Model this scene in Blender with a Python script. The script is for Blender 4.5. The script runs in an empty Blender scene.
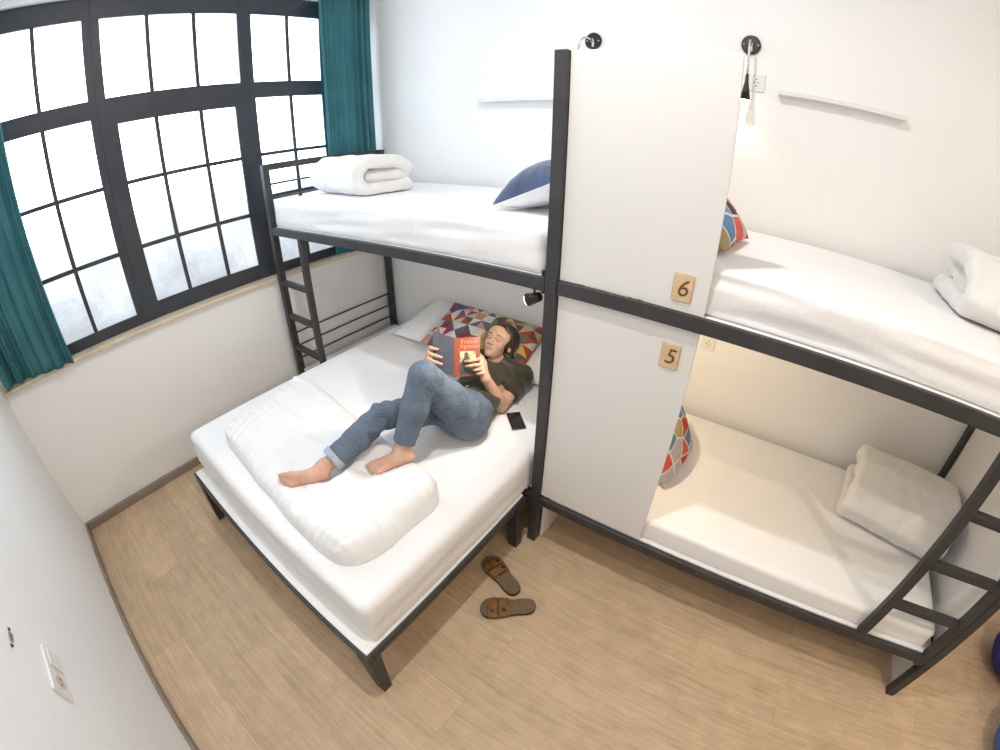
import bpy, bmesh, math, random
import numpy as np
from mathutils import Vector, Matrix, noise as mnoise

random.seed(7)
S = bpy.context.scene
COL = S.collection

# ------------------------------------------------------------------ helpers
def link(o, parent=None):
    COL.objects.link(o)
    if parent is not None:
        o.parent = parent
    return o

def tag(o, label=None, cat=None, group=None, kind=None):
    if label: o["label"] = label
    if cat: o["category"] = cat
    if group: o["group"] = group
    if kind: o["kind"] = kind
    return o

def thing(name, label, cat, loc=(0, 0, 0), group=None):
    o = bpy.data.objects.new(name, None)
    o.empty_display_size = 0.05
    o.location = loc
    COL.objects.link(o)
    return tag(o, label, cat, group)

def origin_of(parent):
    v = Vector((0, 0, 0))
    p = parent
    while p is not None:
        v += p.location
        p = p.parent
    return v

def mesh_obj(name, verts, faces, material, parent=None, smooth=False, loc=None, uvs=None):
    """verts in world space; stored relative to loc (own origin) and to the parent"""
    base = origin_of(parent)
    L = Vector(loc) if loc is not None else (base if parent is not None else Vector((0, 0, 0)))
    me = bpy.data.meshes.new(name)
    V = np.asarray(verts, dtype=float) - np.array(L)
    me.from_pydata(V.tolist(), [], [tuple(int(i) for i in f) for f in faces])
    if uvs is not None:
        ul = me.uv_layers.new(name="UVMap")
        vi = np.empty(len(me.loops), dtype=np.int32)
        me.loops.foreach_get("vertex_index", vi)
        ul.data.foreach_set("uv", np.asarray(uvs, dtype=np.float32)[vi].ravel())
    me.validate()
    me.update()
    bm = bmesh.new(); bm.from_mesh(me)
    bmesh.ops.recalc_face_normals(bm, faces=bm.faces)
    bm.to_mesh(me); bm.free()
    if smooth:
        me.polygons.foreach_set("use_smooth", [True] * len(me.polygons))
    mats = material if isinstance(material, (list, tuple)) else [material]
    for m in mats: me.materials.append(m)
    o = bpy.data.objects.new(name, me)
    o.location = L - base
    return link(o, parent)

class MB:
    """collects simple solids into one mesh (world coordinates)"""
    def __init__(s): s.v, s.f = [], []
    def add(s, vs, fs):
        n = len(s.v); s.v += [tuple(v) for v in vs]; s.f += [tuple(i + n for i in f) for f in fs]; return s
    def from_bm(s, bm):
        bm.verts.ensure_lookup_table(); bm.verts.index_update()
        s.add([v.co[:] for v in bm.verts], [[v.index for v in f.verts] for f in bm.faces]); bm.free(); return s
    def box(s, lo, hi, bev=0.0, seg=2, mat=None):
        bm = bmesh.new()
        bmesh.ops.create_cube(bm, size=1.0)
        lo, hi = Vector(lo), Vector(hi)
        for v in bm.verts:
            v.co = Vector([lo[i] + (v.co[i] + 0.5) * (hi[i] - lo[i]) for i in range(3)])
        if bev > 0:
            bmesh.ops.bevel(bm, geom=list(bm.edges), offset=bev, segments=seg, profile=0.5, affect='EDGES')
        if mat is not None: bmesh.ops.transform(bm, matrix=mat, verts=bm.verts)
        return s.from_bm(bm)
    def hexa(s, bot, top):
        """8-corner solid: four bottom and four top points"""
        return s.add(list(bot) + list(top), [(3, 2, 1, 0), (4, 5, 6, 7), (0, 1, 5, 4), (1, 2, 6, 5), (2, 3, 7, 6), (3, 0, 4, 7)])
    def tube(s, pts, r, n=12, cap=True):
        pts = [Vector(p) for p in pts]
        rs = r if isinstance(r, (list, tuple)) else [r] * len(pts)
        rings = []
        d0 = (pts[1] - pts[0]).normalized()
        up = Vector((0, 0, 1)) if abs(d0.z) < 0.9 else Vector((1, 0, 0))
        a = d0.cross(up).normalized()
        for i, p in enumerate(pts):
            d = (pts[min(i + 1, len(pts) - 1)] - pts[max(i - 1, 0)]).normalized()
            a = (a - d * a.dot(d)).normalized(); b = d.cross(a)
            rings.append([p + (a * math.cos(2 * math.pi * k / n) + b * math.sin(2 * math.pi * k / n)) * rs[i] for k in range(n)])
        vs = [v for ring in rings for v in ring]; fs = []
        for i in range(len(pts) - 1):
            for k in range(n):
                fs.append((i * n + k, i * n + (k + 1) % n, (i + 1) * n + (k + 1) % n, (i + 1) * n + k))
        if cap:
            fs.append(tuple(reversed(range(n)))); fs.append(tuple((len(pts) - 1) * n + k for k in range(n)))
        return s.add(vs, fs)
    def build(s, name, material, parent=None, smooth=False, loc=None):
        return mesh_obj(name, s.v, s.f, material, parent, smooth, loc)

def box(name, lo, hi, material, parent=None, bev=0.0, loc=None):
    return MB().box(lo, hi, bev).build(name, material, parent, loc=loc)

def structure(o): return tag(o, kind="structure")

# ------------------------------------------------------------------ materials
def new_mat(name):
    m = bpy.data.materials.new(name); m.use_nodes = True
    nt = m.node_tree
    return m, nt, nt.nodes["Principled BSDF"]

def N(nt, typ, **kw):
    n = nt.nodes.new(typ)
    for k, v in kw.items(): setattr(n, k, v)
    return n

def ramp(nt, stops, interp='LINEAR'):
    n = N(nt, 'ShaderNodeValToRGB'); cr = n.color_ramp; cr.interpolation = interp
    while len(cr.elements) < len(stops): cr.elements.new(0.5)
    for e, (p, c) in zip(cr.elements, stops):
        e.position = p; e.color = (*c, 1)
    return n

def noise_node(nt, scale, detail=3, vec=None, rough=0.5):
    n = N(nt, 'ShaderNodeTexNoise'); n.inputs['Scale'].default_value = scale
    n.inputs['Detail'].default_value = detail; n.inputs['Roughness'].default_value = rough
    if vec is not None: nt.links.new(vec, n.inputs['Vector'])
    return n

def add_bump(nt, b, height, strength, dist=0.01):
    n = N(nt, 'ShaderNodeBump'); n.inputs['Strength'].default_value = strength; n.inputs['Distance'].default_value = dist
    nt.links.new(height, n.inputs['Height']); nt.links.new(n.outputs['Normal'], b.inputs['Normal'])

def mottled(name, c1, c2, scale=4.0, rough=0.7, bump=0.1, bscale=200.0, bdist=0.002, metallic=0.0, sheen=0.0, spec=0.5, detail=3):
    m, nt, b = new_mat(name)
    tc = N(nt, 'ShaderNodeTexCoord')
    n = noise_node(nt, scale, detail, tc.outputs['Object'])
    r = ramp(nt, [(0.3, c1), (0.7, c2)])
    nt.links.new(n.outputs['Fac'], r.inputs['Fac']); nt.links.new(r.outputs['Color'], b.inputs['Base Color'])
    b.inputs['Roughness'].default_value = rough; b.inputs['Metallic'].default_value = metallic
    b.inputs['Specular IOR Level'].default_value = spec
    if sheen: b.inputs['Sheen Weight'].default_value = sheen
    if bump:
        n2 = noise_node(nt, bscale, 2, tc.outputs['Object'])
        add_bump(nt, b, n2.outputs['Fac'], bump, bdist)
    return m

M = {}
M['wall'] = mottled('wall_paint', (0.84, 0.84, 0.84), (0.87, 0.87, 0.865), 1.5, 0.85, 0.25, 90, 0.002)
M['ceiling'] = mottled('ceiling_paint', (0.84, 0.84, 0.83), (0.86, 0.86, 0.85), 1.5, 0.9, 0.1, 90, 0.002)
M['steel'] = mottled('charcoal_powder_coat', (0.030, 0.030, 0.033), (0.045, 0.044, 0.045), 9, 0.5, 0.2, 450, 0.0008)
M['frame_dark'] = mottled('dark_paint_with_haze', (0.026, 0.031, 0.044), (0.042, 0.048, 0.062), 6, 0.45, 0.1, 300, 0.0008)  # dark paint, lifted and blued to include the haze of window glare
M['panel'] = mottled('white_laminate', (0.74, 0.735, 0.725), (0.76, 0.755, 0.745), 2, 0.55, 0.0)
M['board'] = mottled('white_board', (0.80, 0.80, 0.80), (0.84, 0.84, 0.84), 2, 0.6, 0.0)
M['sheet'] = mottled('white_bed_sheet', (0.83, 0.83, 0.84), (0.87, 0.87, 0.875), 3, 0.9, 0.35, 55, 0.004, sheen=0.2)
M['duvet'] = mottled('white_duvet_cotton', (0.78, 0.78, 0.78), (0.82, 0.82, 0.82), 3, 0.9, 0.4, 38, 0.006, sheen=0.2)
M['quilt'] = mottled('white_fleecy_quilt', (0.76, 0.755, 0.74), (0.82, 0.81, 0.80), 14, 0.95, 0.6, 140, 0.004, sheen=0.3)
M['pillow'] = mottled('white_pillowcase', (0.83, 0.83, 0.84), (0.87, 0.87, 0.87), 3, 0.9, 0.3, 60, 0.004, sheen=0.2)
M['navy'] = mottled('navy_velvet', (0.014, 0.036, 0.095), (0.028, 0.062, 0.15), 10, 0.8, 0.4, 160, 0.003, sheen=0.5)
M['sill'] = mottled('pale_sill_wood', (0.62, 0.52, 0.38), (0.72, 0.62, 0.47), 7, 0.5, 0.1, 80, 0.001)
M['skirting'] = mottled('grey_brown_skirting', (0.23, 0.19, 0.155), (0.30, 0.25, 0.205), 9, 0.5, 0.1, 80, 0.001)
M['plate'] = mottled('white_plastic', (0.75, 0.75, 0.73), (0.78, 0.78, 0.76), 3, 0.35, 0.0)
M['hole'] = mottled('dark_plastic', (0.03, 0.028, 0.026), (0.05, 0.045, 0.04), 20, 0.5, 0.0)
M['chrome'] = mottled('brushed_chrome', (0.55, 0.54, 0.52), (0.66, 0.65, 0.63), 30, 0.25, 0.05, 300, 0.0005, metallic=1.0)
M['black_metal'] = mottled('black_enamel', (0.012, 0.012, 0.012), (0.022, 0.021, 0.02), 12, 0.35, 0.05, 300, 0.0005)
M['birch'] = mottled('birch_ply', (0.62, 0.45, 0.27), (0.70, 0.53, 0.34), 25, 0.6, 0.15, 120, 0.0008)
M['burnt'] = mottled('burnt_brown', (0.13, 0.055, 0.012), (0.19, 0.085, 0.02), 60, 0.7, 0.0)
M['leather'] = mottled('tan_suede', (0.15, 0.070, 0.020), (0.26, 0.13, 0.038), 45, 0.85, 0.4, 220, 0.002)
M['cork'] = mottled('cork_footbed', (0.13, 0.092, 0.050), (0.20, 0.145, 0.085), 70, 0.9, 0.4, 260, 0.002)
M['sole'] = mottled('dark_sole', (0.035, 0.024, 0.014), (0.06, 0.04, 0.022), 40, 0.8, 0.2, 200, 0.002)
M['phone'] = mottled('phone_body', (0.012, 0.012, 0.014), (0.02, 0.02, 0.022), 20, 0.3, 0.0)
M['screen'] = mottled('dark_glass', (0.02, 0.019, 0.02), (0.03, 0.028, 0.028), 5, 0.12, 0.0)
M['cover_red'] = mottled('red_book_cover', (0.23, 0.026, 0.008), (0.28, 0.040, 0.011), 30, 0.4, 0.0)
M['cover_blue'] = mottled('slate_book_cover', (0.060, 0.066, 0.092), (0.085, 0.092, 0.125), 30, 0.45, 0.0)
M['paper'] = mottled('book_paper', (0.78, 0.74, 0.66), (0.84, 0.81, 0.74), 40, 0.9, 0.0)
M['gold'] = mottled('gold_print', (0.55, 0.22, 0.03), (0.62, 0.27, 0.045), 40, 0.5, 0.0)
M['bag_dark'] = mottled('navy_bag_fabric', (0.016, 0.024, 0.16), (0.03, 0.045, 0.24), 60, 0.8, 0.6, 220, 0.004)
M['bag_blue'] = mottled('blue_bag_fabric', (0.035, 0.11, 0.36), (0.07, 0.18, 0.50), 60, 0.8, 0.6, 220, 0.004)
M['hair'] = None

def emission_mat(name, color, strength):
    m, nt, b = new_mat(name)
    b.inputs['Base Color'].default_value = (0.9, 0.9, 0.9, 1)
    b.inputs['Emission Color'].default_value = (*color, 1); b.inputs['Emission Strength'].default_value = strength
    return m
M['lamp_glow'] = emission_mat('lamp_glow', (1.0, 0.86, 0.66), 12.0)
M['ceil_glow'] = emission_mat('ceiling_lamp_glow', (1.0, 0.86, 0.68), 8.0)

def glass_mat():
    """hammered glass with daylight put in as emission, weak in the lower panes, strong above"""
    m, nt, b = new_mat('hammered_glass')
    tc = N(nt, 'ShaderNodeTexCoord')
    n1 = noise_node(nt, 2.4, 4, tc.outputs['Object'], 0.6)
    n2 = noise_node(nt, 70, 3, tc.outputs['Object'], 0.6)
    sep = N(nt, 'ShaderNodeSeparateXYZ'); nt.links.new(tc.outputs['Object'], sep.inputs[0])
    mr = N(nt, 'ShaderNodeMapRange'); mr.inputs['From Min'].default_value = 0.0; mr.inputs['From Max'].default_value = 1.35
    mr.inputs['To Min'].default_value = -0.62; mr.inputs['To Max'].default_value = 0.62
    nt.links.new(sep.outputs['Z'], mr.inputs['Value'])
    ad = N(nt, 'ShaderNodeMath', operation='ADD'); nt.links.new(n1.outputs['Fac'], ad.inputs[0]); nt.links.new(mr.outputs['Result'], ad.inputs[1])
    mu = N(nt, 'ShaderNodeMath', operation='MULTIPLY_ADD'); nt.links.new(n2.outputs['Fac'], mu.inputs[0]); mu.inputs[1].default_value = 0.25
    nt.links.new(ad.outputs[0], mu.inputs[2])
    r = ramp(nt, [(0.30, (0.78, 0.85, 0.94)), (0.45, (0.80, 0.90, 0.92)), (0.60, (0.82, 0.90, 1.0)), (0.9, (0.75, 0.87, 1.0))])
    nt.links.new(mu.outputs[0], r.inputs['Fac'])
    b.inputs['Base Color'].default_value = (0.06, 0.065, 0.07, 1); b.inputs['Roughness'].default_value = 0.25
    nt.links.new(r.outputs['Color'], b.inputs['Emission Color'])
    st = ramp(nt, [(0.08, (0.066,) * 3), (0.25, (0.090,) * 3), (0.40, (0.115,) * 3), (0.52, (0.19,) * 3), (0.66, (0.55,) * 3), (1.0, (0.60,) * 3)]); nt.links.new(mu.outputs[0], st.inputs['Fac'])
    ms = N(nt, 'ShaderNodeMath', operation='MULTIPLY'); ms.inputs[1].default_value = PANE_GLOW; nt.links.new(st.outputs['Color'], ms.inputs[0])
    nt.links.new(ms.outputs[0], b.inputs['Emission Strength'])  # the panes themselves glow, in place of daylight from outside
    add_bump(nt, b, n2.outputs['Fac'], 0.6, 0.004)
    return m
PANE_GLOW = 9.2
M['glass'] = glass_mat()

def floor_mat():
    m, nt, b = new_mat('oak_vinyl_planks')
    tc = N(nt, 'ShaderNodeTexCoord')
    br = N(nt, 'ShaderNodeTexBrick'); br.offset = 0.37; br.inputs['Scale'].default_value = 1.0
    br.inputs['Brick Width'].default_value = 1.22; br.inputs['Row Height'].default_value = 0.185
    br.inputs['Mortar Size'].default_value = 0.0012; br.inputs['Mortar Smooth'].default_value = 0.2
    br.inputs['Color1'].default_value = (0.0, 0.0, 0.0, 1); br.inputs['Color2'].default_value = (1, 1, 1, 1); br.inputs['Mortar'].default_value = (0.3, 0.3, 0.3, 1)
    nt.links.new(tc.outputs['Object'], br.inputs['Vector'])
    mp = N(nt, 'ShaderNodeMapping'); mp.inputs['Scale'].default_value = (2.0, 34, 1)
    nt.links.new(tc.outputs['Object'], mp.inputs['Vector'])
    # shift the grain from plank to plank
    off = N(nt, 'ShaderNodeVectorMath', operation='SCALE'); off.inputs['Scale'].default_value = 7.0
    nt.links.new(br.outputs['Color'], off.inputs[0])
    av = N(nt, 'ShaderNodeVectorMath', operation='ADD'); nt.links.new(mp.outputs[0], av.inputs[0]); nt.links.new(off.outputs[0], av.inputs[1])
    n1 = noise_node(nt, 1.5, 10, av.outputs[0], 0.72); n1.inputs['Distortion'].default_value = 0.9
    n3 = noise_node(nt, 9.0, 6, tc.outputs['Object'], 0.6)
    r = ramp(nt, [(0.22, (0.38, 0.275, 0.180)), (0.42, (0.54, 0.40, 0.268)), (0.60, (0.63, 0.48, 0.33)), (0.80, (0.70, 0.56, 0.40))])
    nt.links.new(n1.outputs['Fac'], r.inputs['Fac'])
    r3 = ramp(nt, [(0.32, (0.88, 0.87, 0.855)), (0.65, (1.05, 1.04, 1.03))]); nt.links.new(n3.outputs['Fac'], r3.inputs['Fac'])
    mx = N(nt, 'ShaderNodeMix', data_type='RGBA', blend_type='MULTIPLY'); mx.inputs['Factor'].default_value = 1.0
    nt.links.new(r.outputs['Color'], mx.inputs['A']); nt.links.new(r3.outputs['Color'], mx.inputs['B'])
    pr = ramp(nt, [(0.0, (0.91, 0.90, 0.88)), (1.0, (1.07, 1.06, 1.05))]); nt.links.new(br.outputs['Color'], pr.inputs['Fac'])
    mx2 = N(nt, 'ShaderNodeMix', data_type='RGBA', blend_type='MULTIPLY'); mx2.inputs['Factor'].default_value = 1.0
    nt.links.new(mx.outputs['Result'], mx2.inputs['A']); nt.links.new(pr.outputs['Color'], mx2.inputs['B'])
    mx3 = N(nt, 'ShaderNodeMix', data_type='RGBA', blend_type='MULTIPLY')
    ml = N(nt, 'ShaderNodeMath', operation='MULTIPLY'); ml.inputs[1].default_value = 0.30
    nt.links.new(br.outputs['Fac'], ml.inputs[0]); nt.links.new(ml.outputs[0], mx3.inputs['Factor'])
    nt.links.new(mx2.outputs['Result'], mx3.inputs['A']); mx3.inputs['B'].default_value = (0.35, 0.3, 0.25, 1)
    nt.links.new(mx3.outputs['Result'], b.inputs['Base Color'])
    b.inputs['Roughness'].default_value = 0.5; b.inputs['Specular IOR Level'].default_value = 0.35
    add_bump(nt, b, n1.outputs['Fac'], 0.12, 0.002)
    return m
M['floor'] = floor_mat()

def curtain_mat():
    m, nt, b = new_mat('teal_curtain_cloth')
    tc = N(nt, 'ShaderNodeTexCoord'); n = noise_node(nt, 5, 3, tc.outputs['Object'])
    r = ramp(nt, [(0.3, (0.045, 0.185, 0.220)), (0.7, (0.075, 0.250, 0.285))]); nt.links.new(n.outputs['Fac'], r.inputs['Fac'])
    nt.links.new(r.outputs['Color'], b.inputs['Base Color']); b.inputs['Roughness'].default_value = 0.9
    n2 = noise_node(nt, 260, 2, tc.outputs['Object']); add_bump(nt, b, n2.outputs['Fac'], 0.3, 0.002)
    tr = N(nt, 'ShaderNodeBsdfTranslucent'); tr.inputs['Color'].default_value = (0.06, 0.22, 0.25, 1)
    mix = N(nt, 'ShaderNodeMixShader'); mix.inputs[0].default_value = 0.25
    nt.links.new(b.outputs[0], mix.inputs[1]); nt.links.new(tr.outputs[0], mix.inputs[2])
    nt.links.new(mix.outputs[0], nt.nodes['Material Output'].inputs['Surface'])
    return m
M['curtain'] = curtain_mat()

def skin_mat():
    m, nt, b = new_mat('skin')
    at = N(nt, 'ShaderNodeAttribute'); at.attribute_name = 'tint'
    tc = N(nt, 'ShaderNodeTexCoord'); n = noise_node(nt, 40, 3, tc.outputs['Object'])
    r = ramp(nt, [(0.3, (0.92, 0.90, 0.88)), (0.7, (1.04, 1.03, 1.02))]); nt.links.new(n.outputs['Fac'], r.inputs['Fac'])
    mx = N(nt, 'ShaderNodeMix', data_type='RGBA', blend_type='MULTIPLY'); mx.inputs['Factor'].default_value = 1
    nt.links.new(at.outputs['Color'], mx.inputs['A']); nt.links.new(r.outputs['Color'], mx.inputs['B'])
    nt.links.new(mx.outputs['Result'], b.inputs['Base Color'])
    b.inputs['Roughness'].default_value = 0.5; b.inputs['Subsurface Weight'].default_value = 0.12
    b.inputs['Subsurface Radius'].default_value = (0.01, 0.004, 0.002); b.inputs['Subsurface Scale'].default_value = 0.5
    return m
M['skin'] = skin_mat()

def denim_mat(name, c1, c2):
    m, nt, b = new_mat(name)
    tc = N(nt, 'ShaderNodeTexCoord')
    n1 = noise_node(nt, 9, 4, tc.outputs['Object'], 0.65); n2 = noise_node(nt, 170, 2, tc.outputs['Object'], 0.7)
    ad = N(nt, 'ShaderNodeMath', operation='MULTIPLY_ADD'); ad.inputs[1].default_value = 1.0
    nt.links.new(n2.outputs['Fac'], ad.inputs[0]); nt.links.new(n1.outputs['Fac'], ad.inputs[2])
    r = ramp(nt, [(0.72, c1), (1.22, c2)]); nt.links.new(ad.outputs[0], r.inputs['Fac'])
    nt.links.new(r.outputs['Color'], b.inputs['Base Color']); b.inputs['Roughness'].default_value = 0.9
    add_bump(nt, b, n2.outputs['Fac'], 0.35, 0.002)
    return m
M['denim'] = denim_mat('blue_denim', (0.042, 0.066, 0.104), (0.130, 0.170, 0.228))
M['denim_in'] = denim_mat('pale_denim_cuff', (0.24, 0.29, 0.36), (0.38, 0.43, 0.50))
M['shirt'] = mottled('dark_olive_jersey', (0.030, 0.026, 0.014), (0.055, 0.048, 0.026), 14, 0.9, 0.4, 90, 0.004, sheen=0.2)

def hair_mat():
    m, nt, b = new_mat('brown_hair')
    tc = N(nt, 'ShaderNodeTexCoord')
    w = noise_node(nt, 26, 5, None, 0.7); mp = N(nt, 'ShaderNodeMapping'); mp.inputs['Scale'].default_value = (7, 1.2, 1.2)
    nt.links.new(tc.outputs['Object'], mp.inputs['Vector']); nt.links.new(mp.outputs[0], w.inputs['Vector'])
    r = ramp(nt, [(0.35, (0.014, 0.008, 0.004)), (0.6, (0.05, 0.028, 0.013)), (0.8, (0.12, 0.07, 0.032))])
    nt.links.new(w.outputs['Fac'], r.inputs['Fac']); nt.links.new(r.outputs['Color'], b.inputs['Base Color'])
    b.inputs['Roughness'].default_value = 0.42; add_bump(nt, b, w.outputs['Fac'], 0.5, 0.004)
    return m
M['hair'] = hair_mat()

def triangle_mat():
    """patchwork of coloured triangles, laid out in the cushion cover's own UV"""
    m, nt, b = new_mat('triangle_patchwork')
    uv = N(nt, 'ShaderNodeUVMap'); uv.uv_map = 'UVMap'
    mp = N(nt, 'ShaderNodeMapping'); mp.inputs['Scale'].default_value = (11, 6, 1); nt.links.new(uv.outputs[0], mp.inputs['Vector'])
    sp = N(nt, 'ShaderNodeSeparateXYZ'); nt.links.new(mp.outputs[0], sp.inputs[0])
    def mth(op, a, bb=None):
        n = N(nt, 'ShaderNodeMath', operation=op)
        for i, x in enumerate((a, bb)):
            if x is None: continue
            if isinstance(x, (int, float)): n.inputs[i].default_value = x
            else: nt.links.new(x, n.inputs[i])
        return n.outputs[0]
    fx, fy = mth('FLOOR', sp.outputs[0]), mth('FLOOR', sp.outputs[1])
    rx, ry = mth('FRACT', sp.outputs[0]), mth('FRACT', sp.outputs[1])
    par = mth('MODULO', mth('ADD', fx, fy), 2.0)
    # alternate the diagonal from square to square
    rx2 = mth('ABSOLUTE', mth('SUBTRACT', par, rx))
    tri = mth('GREATER_THAN', mth('ADD', rx2, ry), 1.0)
    cb = N(nt, 'ShaderNodeCombineXYZ'); nt.links.new(fx, cb.inputs[0]); nt.links.new(fy, cb.inputs[1]); nt.links.new(tri, cb.inputs[2])
    wn = N(nt, 'ShaderNodeTexWhiteNoise', noise_dimensions='3D'); nt.links.new(cb.outputs[0], wn.inputs['Vector'])
    left = [(0.66, 0.60, 0.52), (0.26, 0.022, 0.045), (0.36, 0.075, 0.04), (0.60, 0.52, 0.47), (0.62, 0.58, 0.54), (0.10, 0.085, 0.095), (0.50, 0.24, 0.17), (0.095, 0.12, 0.23), (0.40, 0.24, 0.12), (0.50, 0.50, 0.49)]
    right = [(0.46, 0.39, 0.20), (0.40, 0.055, 0.025), (0.10, 0.080, 0.085), (0.56, 0.40, 0.13), (0.42, 0.42, 0.39), (0.13, 0.155, 0.10), (0.44, 0.26, 0.11), (0.50, 0.47, 0.40), (0.08, 0.065, 0.07), (0.30, 0.32, 0.20)]
    cols_r = left + right
    r = ramp(nt, [(i / len(cols_r), c) for i, c in enumerate(cols_r)], 'CONSTANT')
    half = mth('MULTIPLY', mth('GREATER_THAN', fx, 5.5), 0.5)
    val = mth('ADD', mth('MULTIPLY', wn.outputs['Value'], 0.4999), half)
    nt.links.new(val, r.inputs['Fac']); nt.links.new(r.outputs['Color'], b.inputs['Base Color'])
    b.inputs['Roughness'].default_value = 0.9
    n2 = noise_node(nt, 300, 2); add_bump(nt, b, n2.outputs['Fac'], 0.3, 0.002)
    return m
M['triangles'] = triangle_mat()

def pebble_mat(seed):
    m, nt, b = new_mat('coloured_facets_cloth')
    uv = N(nt, 'ShaderNodeUVMap'); uv.uv_map = 'UVMap'
    mp = N(nt, 'ShaderNodeMapping'); mp.inputs['Location'].default_value = (seed, seed * 0.37, 0); nt.links.new(uv.outputs[0], mp.inputs['Vector'])
    v1 = N(nt, 'ShaderNodeTexVoronoi', voronoi_dimensions='2D', feature='DISTANCE_TO_EDGE'); v1.inputs['Scale'].default_value = 4
    v2 = N(nt, 'ShaderNodeTexVoronoi', voronoi_dimensions='2D', feature='F1'); v2.inputs['Scale'].default_value = 4
    for v in (v1, v2):
        v.inputs['Randomness'].default_value = 0.75; nt.links.new(mp.outputs[0], v.inputs['Vector'])
    sp = N(nt, 'ShaderNodeSeparateColor'); nt.links.new(v2.outputs['Color'], sp.inputs[0])
    cs = [(0.50, 0.045, 0.025), (0.10, 0.22, 0.40), (0.62, 0.10, 0.08), (0.045, 0.04, 0.04), (0.36, 0.30, 0.16), (0.12, 0.26, 0.45), (0.45, 0.42, 0.42)]
    r = ramp(nt, [(i / len(cs), c) for i, c in enumerate(cs)], 'CONSTANT'); nt.links.new(sp.outputs[0], r.inputs['Fac'])
    lt = N(nt, 'ShaderNodeMath', operation='LESS_THAN'); nt.links.new(v1.outputs['Distance'], lt.inputs[0]); lt.inputs[1].default_value = 0.045
    mx = N(nt, 'ShaderNodeMix', data_type='RGBA'); nt.links.new(lt.outputs[0], mx.inputs['Factor'])
    nt.links.new(r.outputs['Color'], mx.inputs['A']); mx.inputs['B'].default_value = (0.72, 0.66, 0.58, 1)
    nt.links.new(mx.outputs['Result'], b.inputs['Base Color']); b.inputs['Roughness'].default_value = 0.9
    return m

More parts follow.
